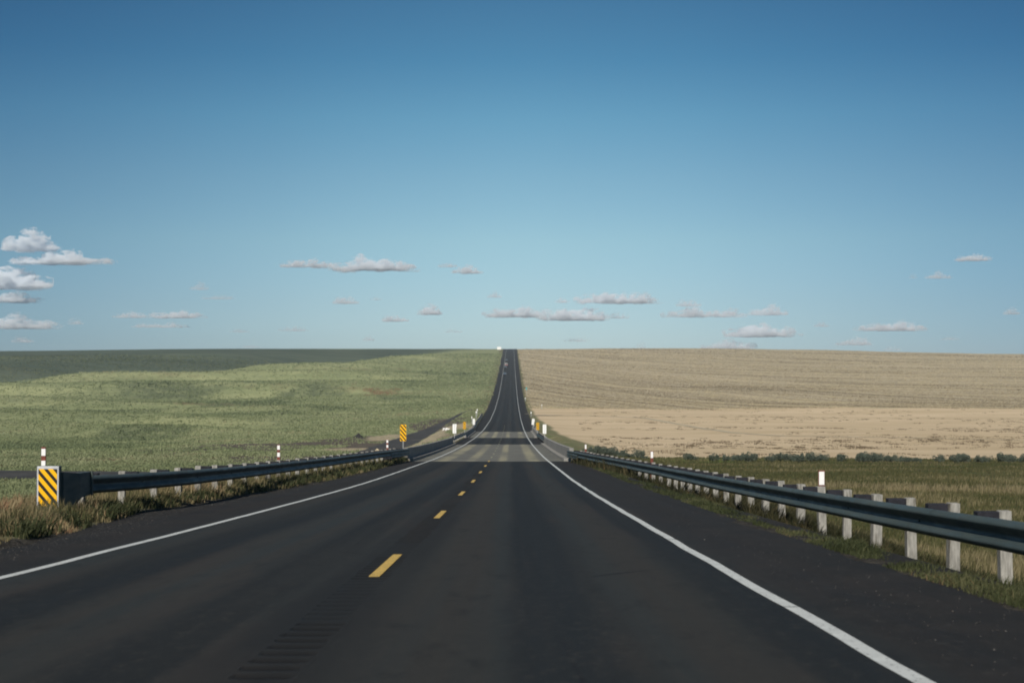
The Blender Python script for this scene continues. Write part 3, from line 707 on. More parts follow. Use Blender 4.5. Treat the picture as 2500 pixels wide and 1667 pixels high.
# ------------------------------------------------------------------ vehicles coming towards us
GLASS = NT("windscreen_glass").done((.07, .10, .115), .4, 0, None, .4)
TYRE = simple("tyre_rubber", (.02, .02, .02), .9, 0, .1)
LAMP = NT("headlamp_glass").done((.35, .37, .38), .15, 0, None, .6)
def paintm(name, col): return NT(name).done(col, .5, .0, None, .6, Coat_Weight=.1)
def vehicle(x, y, name, label, cat, body, roofc, L, W, H, hood, kind):
    slope = float((roadz(y + 2) - roadz(y - 2)) / 4)
    root = empty(name, (x, y, float(roadz(y))), label, cat, "vehicles coming down the far hill")
    root.rotation_euler = (math.atan(slope), 0, 0)
    def loft(secs, mat, nm, parent, smooth=True):
        V = []; F = []
        for (yy, w0, w1, z0, z1) in secs:
            V += [(-w0 / 2, yy, z0), (w0 / 2, yy, z0), (w0 / 2 * 1.0, yy, (z0 + z1) / 2), (w1 / 2, yy, z1 - .06), (w1 / 2 - .08, yy, z1), (-w1 / 2 + .08, yy, z1), (-w1 / 2, yy, z1 - .06), (-w0 / 2, yy, (z0 + z1) / 2)]
        for i in range(len(secs) - 1):
            for j in range(8): F.append((i * 8 + j, (i + 1) * 8 + j, (i + 1) * 8 + (j + 1) % 8, i * 8 + (j + 1) % 8))
        o = mesh_np(nm, V, [np.array(F), np.array([list(range(8)), [8 * (len(secs) - 1) + 7 - k for k in range(8)]])], mat, parent)
        return o
    hz = H * .56
    bo = loft([(0, W * .86, W * .80, .32, hz * .80), (.12, W * .97, W * .92, .25, hz * .88), (.7, W, W * .95, .22, hz * .94), (hood, W, W * .96, .22, hz), (L - .5, W, W * .96, .24, hz), (L - .1, W * .97, W * .92, .28, hz * .97), (L, W * .9, W * .86, .35, hz * .9)], body, "body", root)
    ce = L - .15 if kind == 'suv' else (L - 1.0 if kind == 'sedan' else hood + 2.2)
    cab = loft([(hood - .05, W * .92, W * .90, hz - .06, hz + .03), (hood + .75, W * .90, W * .76, hz - .02, H), (ce - .35, W * .90, W * .76, hz - .02, H), (ce, W * .9, W * .84, hz - .02, hz + .05)], roofc, "cabin", root)
    V = [(-W * .41, hood + .02, hz + .06), (W * .41, hood + .02, hz + .06), (W * .35, hood + .66, H - .07), (-W * .35, hood + .66, H - .07)]
    V = [(a, b - .035, c + .02) for a, b, c in V] + [(a, b, c) for a, b, c in V]
    mesh_np("windscreen", V, np.array([(0, 1, 2, 3), (7, 6, 5, 4), (0, 4, 5, 1), (1, 5, 6, 2), (2, 6, 7, 3), (3, 7, 4, 0)]), GLASS, root)
    for sx_ in (-1, 1):
        for yy in (.85, L - .9):
            bm = bmesh.new(); bm_cyl(bm, (sx_ * (W / 2 - .2), yy, .34), (sx_ * (W / 2 + .01), yy, .34), .34, 16); mesh_bm("wheel", bm, TYRE, root)
        bm = bmesh.new(); bm_box(bm, (sx_ * W * .35, -.0, hz * .70), (.34, .12, .16)); mesh_bm("headlight", bm, LAMP, root, bevel=.02)
        bm = bmesh.new(); bm_box(bm, (sx_ * (W / 2 + .08), hood + .25, hz + .12), (.2, .12, .15)); mesh_bm("mirror", bm, body, root, bevel=.02)
    bm = bmesh.new(); bm_box(bm, (0, -.01, hz * .62), (W * .42, .1, .22)); mesh_bm("grille", bm, DARK, root, bevel=.01)
    bm = bmesh.new(); bm_box(bm, (0, -.02, .42), (W * .86, .14, .16)); mesh_bm("bumper", bm, DARK, root, bevel=.02)
    if kind == 'pickup':
        bm = bmesh.new(); bm_box(bm, (0, (ce + L) / 2, hz + .01), (W * .8, L - ce - .3, .03)); mesh_bm("load_bed", bm, DARK, root)
    return root
NAVY = paintm("dark_blue_paint", (.030, .050, .095)); BLK = paintm("black_paint", (.007, .008, .012)); RED = paintm("dark_red_paint", (.22, .018, .020)); CRM = paintm("cream_paint", (.75, .70, .58))
vehicle(-3.75, 805, "car", "nearest dark blue car coming down the far hill in the left lane", "car", NAVY, NAVY, 4.7, 1.9, 1.5, 1.35, 'sedan')
vehicle(-3.95, 905, "pickup_truck", "black pickup close behind the dark blue car", "pickup truck", BLK, BLK, 5.4, 2.05, 1.9, 1.5, 'pickup')
vehicle(-3.5, 948, "van", "dark red van with cream front top, third in the line of vehicles", "van", RED, CRM, 5.0, 2.0, 2.1, 1.1, 'suv')
vehicle(-3.6, 1040, "car", "farthest dark car, last of the line near the crest", "car", BLK, BLK, 4.8, 1.95, 1.75, 1.3, 'suv')

# ------------------------------------------------------------------ old road, track, heaps
def strip(name, pts, w, mat, dz, label, kind="structure", step=1.0):
    pts = np.array(pts, float); seg = np.linalg.norm(np.diff(pts[:, :2], axis=0), axis=1); s = np.concatenate([[0], np.cumsum(seg)])
    t = np.arange(0, s[-1], step); 
    px = smooth1(s, pts[:, 0], t, 6) if len(t) > 20 else np.interp(t, s, pts[:, 0])
    py = smooth1(s, pts[:, 1], t, 6) if len(t) > 20 else np.interp(t, s, pts[:, 1])
    ww = np.interp(t, s, pts[:, 2]) if pts.shape[1] > 2 else np.full_like(t, w)
    ww = ww * (1 + .08 * fbm(t / 6, t * 0 + 2, 3))
    dx, dy = np.gradient(px), np.gradient(py); l = np.hypot(dx, dy); nx_, ny_ = -dy / l, dx / l
    k = np.linspace(-1, 1, 9); X = px[:, None] + nx_[:, None] * k * ww[:, None] / 2; Y = py[:, None] + ny_[:, None] * k * ww[:, None] / 2
    Zs = groundz(X, Y) + dz
    if name == 'old_road': Zs = Zs[:, 2:7].mean(axis=1, keepdims=True) * .6 + Zs * .4; Zs[:, 0] -= .12; Zs[:, -1] -= .12
    m, c = X.shape; ii = np.arange(m * c).reshape(m, c); F = np.stack([ii[:-1, :-1], ii[1:, :-1], ii[1:, 1:], ii[:-1, 1:]], -1).reshape(-1, 4)
    V = np.stack([X, Y, Zs], -1).reshape(-1, 3)
    o = mesh_np(name, V, F, mat); return tag(o, label, kind=kind)
OLD = simple("old_asphalt", (.048, .047, .046), .92, 0, .35, .35, .15, dirt=(.09, .08, .065))
strip("old_road", OLDP, 7, OLD, .15, "old dark asphalt road curving away left below the guardrail")
TRK = simple("pale_track_soil", (.40, .35, .25), .95, 0, .15, .5, .1)
strip("path", [(9, 395, 1.2), (20, 396, 1.4), (34, 372, 1.6), (39, 320, 1.5), (41, 268, 1.4), (47, 246, 1.3), (62, 238, 1.2), (84, 232, 1.2)], 1.4, TRK, .05, "thin pale track across the bare field")
strip("field_entrance", [(3.6, 392, 6), (9, 394, 5), (14, 396, 3)], 5, simple("entrance_dirt", (.22, .20, .155), .95, 0, .3, .6, .1), .06, "grey dirt field entrance right of the road")

def heap(name, x, y, rx, ry, h, mat, label, cat):
    n = 24; th = np.linspace(0, 2 * np.pi, n, endpoint=False); V = []; rr = np.linspace(1, 0, 9)
    gz = float(groundz(x, y))
    for r in rr:
        for a in th:
            wob = 1 + .16 * fbm(np.array([math.cos(a) * 2 + x]), np.array([math.sin(a) * 2]), 3)[0]
            zz = h * (1 - r ** 1.25) * (1 + .12 * vnoise(np.array([a * 2.2]), np.array([r * 5 + x]))[0])
            V.append((math.cos(a) * r * rx * wob, math.sin(a) * r * ry * wob, zz - .12))
    F = [(i * n + j, i * n + (j + 1) % n, (i + 1) * n + (j + 1) % n, (i + 1) * n + j) for i in range(8) for j in range(n)]
    o = mesh_np(name, V, np.array(F), mat, smooth=True); o.location = (x, y, gz); return tag(o, label, cat)
heap("gravel_heap", -26.2, 246, 1.05, 1.2, .85, simple("dark_millings", (.030, .029, .030), .95, 0, .35, 8, .1, bumps=.8), "dark cone of road millings standing in the left field", "gravel heap")
heap("sand_heap", -12.0, 128, 1.0, 1.6, .85, simple("pale_sand", (.45, .385, .255), .95, 0, .12, 6, .1, bumps=.6), "pale sand heap behind the left rail near the bridge", "sand heap")
# broken white slabs by the wash
gz = float(groundz(-12.2, 268)); lit = empty("rubble_pile", (-12.2, 268, gz), "small pile of white broken slabs beside the dry wash left of the bridge", "rubble")
for i in range(6):
    bm = bmesh.new(); bm_box(bm, (random.uniform(-.5, .45), random.uniform(-.3, .3), .1 + .12 * (i % 3)), (random.uniform(.25, .55), .3, random.uniform(.12, .24)), rz=random.uniform(0, 3), rx=random.uniform(-.4, .4), ry=random.uniform(-.4, .4)); mesh_bm("slab", bm, WHITE, lit, bevel=.02)

# ------------------------------------------------------------------ vegetation
def grass_mat(name, dark, mid, pale, red=None):
    n = NT(name); t = n.attr('tone')
    c = n.ramp(t, [(0, dark), (.45, mid), (.85, pale), (1, red or pale)])
    m = n.done(c, .75, 0, None, .15)
    tr = n.node('ShaderNodeBsdfTranslucent'); n.put(tr.inputs[0], c); mx = n.node('ShaderNodeMixShader'); mx.inputs[0].default_value = .3
    n.l.new(n.b.outputs[0], mx.inputs[1]); n.l.new(tr.outputs[0], mx.inputs[2]); n.l.new(mx.outputs[0], n.out.inputs[0])
    return m
def blades(name, x, y, h, w, tone, mat, label, lean=.35, z=None, parent=None, kind='stuff', windx=.1):
    n = len(x); z = groundz(x, y) if z is None else z
    a = rng.uniform(0, 2 * np.pi, n); ld = rng.uniform(0, 2 * np.pi, n); lm = lean * h * rng.uniform(.2, 1, n)
    ax, ay = np.cos(a) * w / 2, np.sin(a) * w / 2
    lx, ly = np.cos(ld) * lm + windx * h, np.sin(ld) * lm
    V = np.zeros((n, 5, 3)); 
    V[:, 0] = np.stack([x - ax, y - ay, z - .02], -1); V[:, 1] = np.stack([x + ax, y + ay, z - .02], -1)
    V[:, 2] = np.stack([x + ax * .8 + lx * .3, y + ay * .8 + ly * .3, z + h * .55], -1); V[:, 3] = np.stack([x - ax * .8 + lx * .3, y - ay * .8 + ly * .3, z + h * .55], -1)
    V[:, 4] = np.stack([x + lx, y + ly, z + h * .95], -1)
    b = np.arange(n)[:, None] * 5
    o = mesh_np(name, V.reshape(-1, 3), [b + np.array([[0, 1, 2, 3]]), b + np.array([[3, 2, 4]])], mat, parent, attrs=dict(tone=np.repeat(tone, 5)))
    return tag(o, label, kind=kind)
DRY = grass_mat("dry_verge_grass", (.075, .085, .035), (.20, .165, .085), (.36, .29, .17), (.27, .15, .085))
GRN = grass_mat("green_verge_grass", (.028, .037, .016), (.060, .070, .030), (.118, .118, .058), (.15, .11, .055))
WEED = grass_mat("dark_verge_weeds", (.024, .028, .012), (.058, .054, .026), (.125, .100, .052), (.17, .095, .04))  # dark weeds, tones deepened further to carry the rail's shadow
PAST = grass_mat("pasture_blades", (.056, .068, .025), (.100, .094, .040), (.215, .185, .10), (.24, .20, .115))
MEAD = grass_mat("meadow_blades", (.150, .182, .094), (.208, .238, .122), (.290, .308, .175), (.26, .21, .13))
SAGEM = grass_mat("sagebrush_leaves", (.060, .078, .055), (.105, .130, .098), (.165, .19, .150))

def clumped(n, xa, xb, ya, yb, cl=1.6, thr=-.1, pw=1.0, dens=None):
    """random points, thinned by noise into clumps; ya..yb drawn so that nearer ground gets more"""
    out = []
    tot = 0
    while tot < n:
        u = rng.random(n * 2); y = ya * (yb / ya) ** (u ** pw); t = rng.random(n * 2); x = xa(y) * (1 - t) + xb(y) * t
        k = fbm(x / cl, y / cl, 3) + rng.normal(0, .16, len(x)) > thr
        out.append(np.stack([x[k], y[k]], -1)); tot += k.sum()
    o = np.concatenate(out)[:n]; return o[:, 0], o[:, 1]
# left verge: tall dry grass in front of and below the rail
x, y = clumped(74000, lambda y: edgeL(y) - 4.2, lambda y: edgeL(y) - .12, 12, 90, 1.1, -.22)
r = (edgeL(y) - x); h = (.10 + .30 * ss(r / .8)) * rng.uniform(.5, 1.25, len(x)) * (1 + .5 * fbm(x / .7, y / .9, 2)) * np.interp(y, [12, 24, 28, 50, 90], [.8, .72, .85, .9, .75])
tone = np.clip(.50 + .55 * fbm(x / 1.5, y / 2.2, 3) + rng.normal(0, .2, len(x)) - .30 * ss((y - 40) / 30) + .1 * ss((35 - y) / 10), 0, 1)
blades("dry_grass", x, y, h, .007 + y * .00034, tone, DRY, "tall dry straw coloured grass along the left verge")
# low green plants under the left rail
x, y = clumped(26000, lambda y: edgeL(y) - 2.0, lambda y: edgeL(y) - .15, 14, 90, .8, .08)
blades("weeds", x, y, rng.uniform(.08, .30, len(x)), .014 + y * .0004, np.clip(rng.normal(.35, .22, len(x)), 0, 1), GRN, "low green weeds at the left asphalt edge", lean=.9)
# right verge: short green grass then weeds behind the rail
x, y = clumped(60000, lambda y: edgeR(y) - .05, lambda y: edgeR(y) + 1.6, 7.5, 88, .7, -.10)
h = rng.uniform(.04, .14, len(x)) * (1 + .9 * fbm(x / .8, y / .8, 2)) * np.interp(x - edgeR(y), [.2, 1.2], [.55, 1.4])
blades("green_grass", x, y, h, .006 + y * .00032, np.clip(.42 + .5 * fbm(x / 1.2 + 5, y / 2, 2) + rng.normal(0, .16, len(x)), 0, 1), GRN, "short green grass between the right shoulder and the rail", lean=.9)
x, y = clumped(70000, lambda y: edgeR(y) + 1.35, lambda y: edgeR(y) + 5.5, 8.5, 100, 1.0, -.18)
h = rng.uniform(.14, .38, len(x)) * (1 + .7 * fbm(x / .9, y / .9, 2)); h = h * np.interp(x - edgeR(y), [1.0, 1.7, 4], [.4, 1.0, 1.0])
tone = np.clip(.30 + .6 * fbm(x / 1.3 + 2, y / 1.3, 3) + rng.normal(0, .18, len(x)), 0, 1)
blades("weeds", x, y, h, .009 + y * .00038, tone, WEED, "dense dark weeds behind the right rail posts", lean=.5)
# taller weeds crowding the posts under the right rail
x, y = clumped(30000, lambda y: XR(y) - .15, lambda y: XR(y) + .75, 19, 84, .55, .10)
h = rng.uniform(.15, .52, len(x)) * (1 + .6 * fbm(x / .6, y / .6, 2)) * np.interp(y, [19, 26], [.5, 1.0])
blades("weeds", x, y, h, .010 + y * .0004, np.clip(.30 + .4 * fbm(x / .8, y / .8, 2) + rng.normal(0, .18, len(x)), 0, 1), WEED, "taller dark weeds crowding the posts under the right rail", lean=.6)
# pasture right and left beyond the banks
x, y = clumped(120000, lambda y: np.full_like(y, 9.0), lambda y: .42 * y + 8, 34, 150, 4.0, -.25, .8)
tall = ss((fbm(x / 9 + 30, y / 5, 3) - .02) / .25) * ss((95 - y) / 20)
h = rng.uniform(.08, .24, len(x)) + .34 * tall * rng.random(len(x))
tone = np.clip(.34 + .45 * fbm(x / 6, y / 4, 3) + .50 * tall + rng.normal(0, .15, len(x)), 0, 1)
blades("pasture_grass", x, y, h, .010 + y * .0005, tone, PAST, "brownish pasture grass with pale seed heads right of the rail")
def tufts(name, x, y, k, spread, h, w, tone, mat, label, lean=.6):
    X = np.repeat(x, k) + rng.normal(0, 1, len(x) * k) * np.repeat(spread, k); Yv = np.repeat(y, k) + rng.normal(0, 1, len(x) * k) * np.repeat(spread, k)
    blades(name, X, Yv, np.repeat(h, k) * rng.uniform(.6, 1.2, len(X)), np.repeat(w, k), np.clip(np.repeat(tone, k) + rng.normal(0, .06, len(X)), 0, 1), mat, label, lean)
def hollow(x, y):
    s_ = 0
    for (cx, cy, rx, ry) in HOLLOWS: s_ = np.maximum(s_, ss((1.2 - np.sqrt(((x - cx) / rx) ** 2 + ((y - cy) / ry) ** 2) + .9 * fbm(x / 9, y / 18, 3)) / .6))
    return s_
x, y = clumped(150000, lambda y: -.40 * y - 9, lambda y: edgeL(y) - np.interp(y, [90, 160], [4.5, .8]), 40, 1250, 5.0, -.4, 1.0)
keep = (rng.random(len(x)) > 1.05 * np.clip(sum(blob(*q, x=x, y=y) for q in SANDS) + .72 * sum(blob(*q, x=x, y=y) for q in DIRTS), 0, 1)) & (oldd(x, y) > .3) & ~((x > -9) & (y > 84) & (y < 160))
x, y = x[keep], y[keep]; hol = hollow(x, y)
tone = np.clip(.48 + .50 * fbm((x + .2 * y) / (22 + y * .05), (y * .95 - x * .3) / (9 + y * .035), 3) + .22 * fbm(x / 3, y / 8, 2) + rng.normal(0, .10, len(x)) - .36 * hol, 0, .93)  # long tone bands put the shading of the folds into the grass colour
tufts("meadow_grass", x, y, 3, .04 + y * .0007, (.09 + y * .00055) * rng.uniform(.6, 1.3, len(x)) * (1 + .5 * hol), .012 + y * .00075, tone, MEAD, "mottled green meadow grass covering the left hillside")
# straw and clods in the stubble field
x, y = clumped(90000, lambda y: np.maximum(5.0, edgeR(y) + 1.5), lambda y: .40 * y, 452, 1440, 14.0, -.5, 1.0)
fu = y + .30 * x - 420 * np.exp(-np.maximum(x, 0) / 85.) + 10 * fbm(x / 200, y / 200)
tone = np.clip(.56 + .42 * vnoise(x / 70, fu / 7) + .38 * vnoise(x / 90 + 7, fu / 22) + rng.normal(0, .15, len(x)), 0, 1)
tufts("stubble_straw", x, y, 2, .15 + y * .0004, (.05 + y * .00022) * rng.uniform(.6, 1.3, len(x)), .10 + y * .0004, tone, grass_mat("stubble_straw", (.13, .10, .062), (.35, .295, .19), (.56, .475, .315)), "rows of cut straw stubble and clods across the upper right field", 1.2)

# sagebrush: leaf-clump crowns over a few twisted stems
TWIG = simple("sagebrush_twigs", (.10, .085, .065), .9, 0, .3, 20)
def shrub(name, loc, s, seed, label, group):
    rs = np.random.RandomState(seed); root = empty(name, loc, label, "shrub", group); root.scale = (s, s, s); 
    nc = rs.randint(7, 12); C = np.stack([rs.normal(0, .36, nc), rs.normal(0, .28, nc), rs.uniform(.25, .62, nc)], -1); rad = rs.uniform(.16, .34, nc)
    n = 1500; w = rs.randint(0, nc, n); d = rs.normal(size=(n, 3)); d /= np.linalg.norm(d, axis=1)[:, None]; p = C[w] + d * (rad[w] * rs.uniform(.55, 1.08, n) ** .5)[:, None]
    p = p[p[:, 2] > .02]; n = len(p); u = rs.normal(size=(n, 3)); u /= np.linalg.norm(u, axis=1)[:, None]; v = np.cross(u, rs.normal(size=(n, 3))); v /= np.linalg.norm(v, axis=1)[:, None]
    L = rs.uniform(.04, .085, n)[:, None]; V = np.stack([p - u * L * .5, p + v * L * .5, p + u * L, p - v * L * .5], 1)
    tone = np.clip(.45 + .3 * rs.normal(size=n), 0, 1)
    mesh_np("foliage", V.reshape(-1, 3), (np.arange(n)[:, None] * 4 + np.array([[0, 1, 2, 3]])), SAGEM, root, attrs=dict(tone=np.repeat(tone, 4)))
    bm = bmesh.new()
    for k in range(6):
        c = C[k]; bm_cyl(bm, (rs.uniform(-.05, .05), rs.uniform(-.05, .05), -.05), (c[0] * .8, c[1] * .8, c[2] * .9), .022, 6, .008)
    mesh_bm("stems", bm, TWIG, root)
    return root
protos = []
GRP = "sagebrush row at the foot of the bare field"
GEN = "grey green sagebrush in the row along the foot of the bare field"
px_list = [(1441, 1.0), (1452, 1.1), (1464, 1.2), (1478, 1.15), (1490, 1.1), (1503, .9), (1516, 1.0), (1530, .8), (1545, .7), (1560, 1.05), (1572, .75), (1682, 1.25), (1697, .6), (1744, 1.05), (1770, .8), (1792, .9), (1806, 1.0), (1817, .9), (1830, 1.1), (1845, .8), (1880, .8), (1896, 1.1), (1908, .95), (1922, 1.2), (1937, .9), (1952, 1.15), (1968, 1.25), (1984, 1.1), (2000, .9), (2013, .7), (2056, 1.25), (2100, 1.2), (2113, 1.35), (2126, 1.25), (2138, 1.1), (2152, 1.0), (2166, 1.05), (2178, .9), (2200, .7), (2212, .8), (2228, .95), (2240, .6), (2288, 1.0), (2300, .5), (2328, 1.15), (2343, 1.25), (2356, 1.0), (2392, 1.05), (2404, .9), (2440, 1.1), (2452, 1.35), (2464, .8), (2494, .95)]
special = {1682: "single large sagebrush standing left of the others in the open", 1744: "lone round sagebrush between two gaps in the row", 2056: "isolated dark round sagebrush in the row", 2452: "tallest pointed sagebrush near the right end of the row", 2494: "rightmost sagebrush of the row at the picture edge", 2288: "dark compact sagebrush alone between two wide gaps"}
for i, (px, s) in enumerate(px_list):
    yy = 137 + random.uniform(-2.5, 2.5) + (6 if px < 1580 else 0) + (px - 1800) * -.004
    xx = (px - 1249) / 3500 * yy; loc = (xx, yy, float(groundz(xx, yy)))
    lab = special.get(px, GEN)
    if i < 5: sh = shrub("sagebrush", loc, s * .92, 40 + i, lab, GRP); protos.append(sh)
    else:
        sh = copy_tree(protos[i % 5]); sh.location = loc; sh["label"] = lab; sh["group"] = GRP
        sh.rotation_euler = (0, 0, random.uniform(0, 6.28)); sh.scale = (s * .78 * random.uniform(.9, 1.25), s * .78, s * .95 * random.uniform(.8, 1.15))
# scrub tufts strewn over the bare field
x, y = clumped(1000, lambda y: np.maximum(.03 * y + 6, 8.0), lambda y: .42 * y, 152, 445, 20, .10, .9)
k = 24; sp_ = np.repeat(rng.uniform(.15, .75, len(x)), k); X = np.repeat(x, k) + rng.normal(0, 1, len(x) * k) * sp_; Yv = np.repeat(y, k) + rng.normal(0, 1.6, len(x) * k) * sp_
blades("scrub_tufts", X, Yv, rng.uniform(.04, .17, len(X)) * np.repeat(rng.uniform(.4, 1.4, len(x)), k), np.full(len(X), .11), np.clip(rng.normal(.12, .12, len(X)), 0, 1), grass_mat("scrub_leaves", (.12, .092, .058), (.18, .14, .088), (.25, .20, .12)), "low dark scrub tufts scattered over the bare tan field", lean=.9)

# loose stones along the shoulders
def stones(name, n, fx, ya, yb, label):
    u = rng.random(n); y = ya * (yb / ya) ** u; x = fx(y); s = rng.uniform(.002, .006, n) * (1 + 1.0 * (rng.random(n) > .95))
    z = np.maximum(groundz(x, y), roadz(y) * ((x > edgeL(y) - .3) & (x < edgeR(y) + .3)) - 99 * ~((x > edgeL(y) - .3) & (x < edgeR(y) + .3)))
    base = np.array([(1, 0, 0), (0, 1, 0), (-1, 0, 0), (0, -1, 0), (0, 0, .9), (0, 0, -.6)], float); f = np.array([(0, 1, 4), (1, 2, 4), (2, 3, 4), (3, 0, 4), (1, 0, 5), (2, 1, 5), (3, 2, 5), (0, 3, 5)])
    V = base[None] * s[:, None, None] * rng.uniform(.7, 1.3, (n, 6, 1)) + np.stack([x, y, z + s * .4], -1)[:, None, :]
    nS = NT("stone"); m = nS.done(nS.ramp(nS.attr('tone'), [(0, (.06, .055, .05)), (.7, (.10, .092, .08)), (1, (.22, .21, .19))]), .9)
    o = mesh_np(name, V.reshape(-1, 3), (np.arange(n)[:, None, None] * 6 + f[None]).reshape(-1, 3), m, attrs=dict(tone=np.repeat(rng.random(n) ** 1.5, 6)))
    tag(o, label, kind="stuff")
stones("loose_stones", 6000, lambda y: edgeL(y) + rng.normal(.1, .35, len(y)), 10, 80, "pale loose stones along the left shoulder edge")
stones("loose_stones", 500, lambda y: rng.uniform(2.6, 4.0, len(y)), 7, 45, "sparse stones lying on the right paved shoulder")

# ------------------------------------------------------------------ clouds: lumpy bodies of real scattering volume, kilometres away
def cloud_mat(name, dens):
    m = bpy.data.materials.new(name); m.use_nodes = True; t = m.node_tree; t.nodes.clear()
    o = t.nodes.new('ShaderNodeOutputMaterial'); v = t.nodes.new('ShaderNodeVolumePrincipled')
    v.inputs['Color'].default_value = (.93, .965, 1.0, 1); v.inputs['Density'].default_value = dens; v.inputs['Anisotropy'].default_value = 0.0
    tc = t.nodes.new('ShaderNodeTexCoord'); nz_ = t.nodes.new('ShaderNodeTexNoise'); nz_.inputs['Scale'].default_value = .030; nz_.inputs['Detail'].default_value = 5; nz_.inputs['Roughness'].default_value = .68
    mp = t.nodes.new('ShaderNodeMapping'); mp.inputs['Scale'].default_value = (.7, .5, 1.3); t.links.new(tc.outputs['Object'], mp.inputs[0]); t.links.new(mp.outputs[0], nz_.inputs['Vector'])
    sp = t.nodes.new('ShaderNodeSeparateXYZ'); t.links.new(tc.outputs['Generated'], sp.inputs[0])
    def M(op, a, b, c=None, cl=False):
        q = t.nodes.new('ShaderNodeMath'); q.operation = op; q.use_clamp = cl
        for k_, vv in enumerate((a, b, c)):
            if vv is None: continue
            if isinstance(vv, (int, float)): q.inputs[k_].default_value = vv
            else: t.links.new(vv, q.inputs[k_])
        return q.outputs[0]
    ax = M('ABSOLUTE', M('MULTIPLY_ADD', sp.outputs[0], 2.0, -1.0), 0.0); fx = M('POWER', ax, 2.2)
    val = M('ADD', M('SUBTRACT', nz_.outputs[0], .36), M('MULTIPLY_ADD', fx, -.13, 0.0)); val = M('ADD', val, M('MULTIPLY', sp.outputs[2], -.16))
    d_ = M('MULTIPLY', val, 5.0, None, True); base = M('MULTIPLY', sp.outputs[2], 9.0, None, True)
    dd = M('MULTIPLY', M('MULTIPLY', d_, base), dens * 2.2); t.links.new(dd, v.inputs['Density'])
    t.links.new(v.outputs[0], o.inputs['Volume']); return m
CM = {k: cloud_mat("cloud_vapour_" + n_, d) for k, n_, d in ((0, "thin", .006), (1, "light", .011), (2, "dense", .018))}
_b = bmesh.new(); bmesh.ops.create_icosphere(_b, subdivisions=2, radius=1); ICV = np.array([v.co[:] for v in _b.verts]); ICF = np.array([[v.index for v in f.verts] for f in _b.faces]); _b.free()
def cloud(x0, x1, ytop, ybase, dens, label, seed, dist=12000.):
    rs = np.random.RandomState(seed); S = dist / 3500.
    cx = ((x0 + x1) / 2 - 1249) * S; W = (x1 - x0) * S; H = (ybase - ytop) * S; zb = EYE + (915 - ybase) * S
    n = int(18 + 7 * W / H); V = []; F = []; o = 0
    env = rs.rand(3) * 6.28
    for i in range(n):
        t = rs.uniform(-1, 1); e = max(.12, (1 - abs(t) ** 2.2)) * (.62 + .38 * math.sin(t * 4 + env[0]) * math.sin(t * 9 + env[1]))
        r = H * rs.uniform(.18, .42) * (.55 + .6 * e); px = t * (W / 2 - r * .8); pz = r * .35 + rs.rand() * max(0, H * e * .95 - r); py = rs.normal(0, .16) * min(W, H * 4)
        rr = np.array([r * rs.uniform(1.2, 2.0), r * rs.uniform(1.1, 1.6), r * rs.uniform(.85, 1.15)])
        if i < 6: px = (-.72 + .29 * i + rs.uniform(-.08, .08)) * W / 2; pz = H * rs.uniform(.12, .3); rr = np.array([W * rs.uniform(.10, .17), min(W * .2, H), H * rs.uniform(.16, .36)]); py = 0
        nv = 1 + .16 * np.array([math.sin(7 * v[0] + i) * math.cos(6 * v[1] + 2 * i) for v in ICV])[:, None]
        v = ICV * rr * nv + np.array([px * 1.12, py, pz]); v[:, 2] = np.maximum(v[:, 2], H * .02 * math.sin(i)) * 1.22; V.append(v); F.append(ICF + o); o += len(ICV)
    ob = mesh_np("cloud", np.concatenate(V) * (100. / H), np.concatenate(F), CM[dens], smooth=True)
    ob.location = (cx, dist, zb); ob.scale = (H / 100.,) * 3; W, H = W * 100 / H, 100.
    md = ob.modifiers.new("union", 'REMESH'); md.mode = 'VOXEL'; md.voxel_size = max(H / 22., W / 160.)
    tag(ob, label, "cloud", "small fair weather clouds above the hills")
    return ob
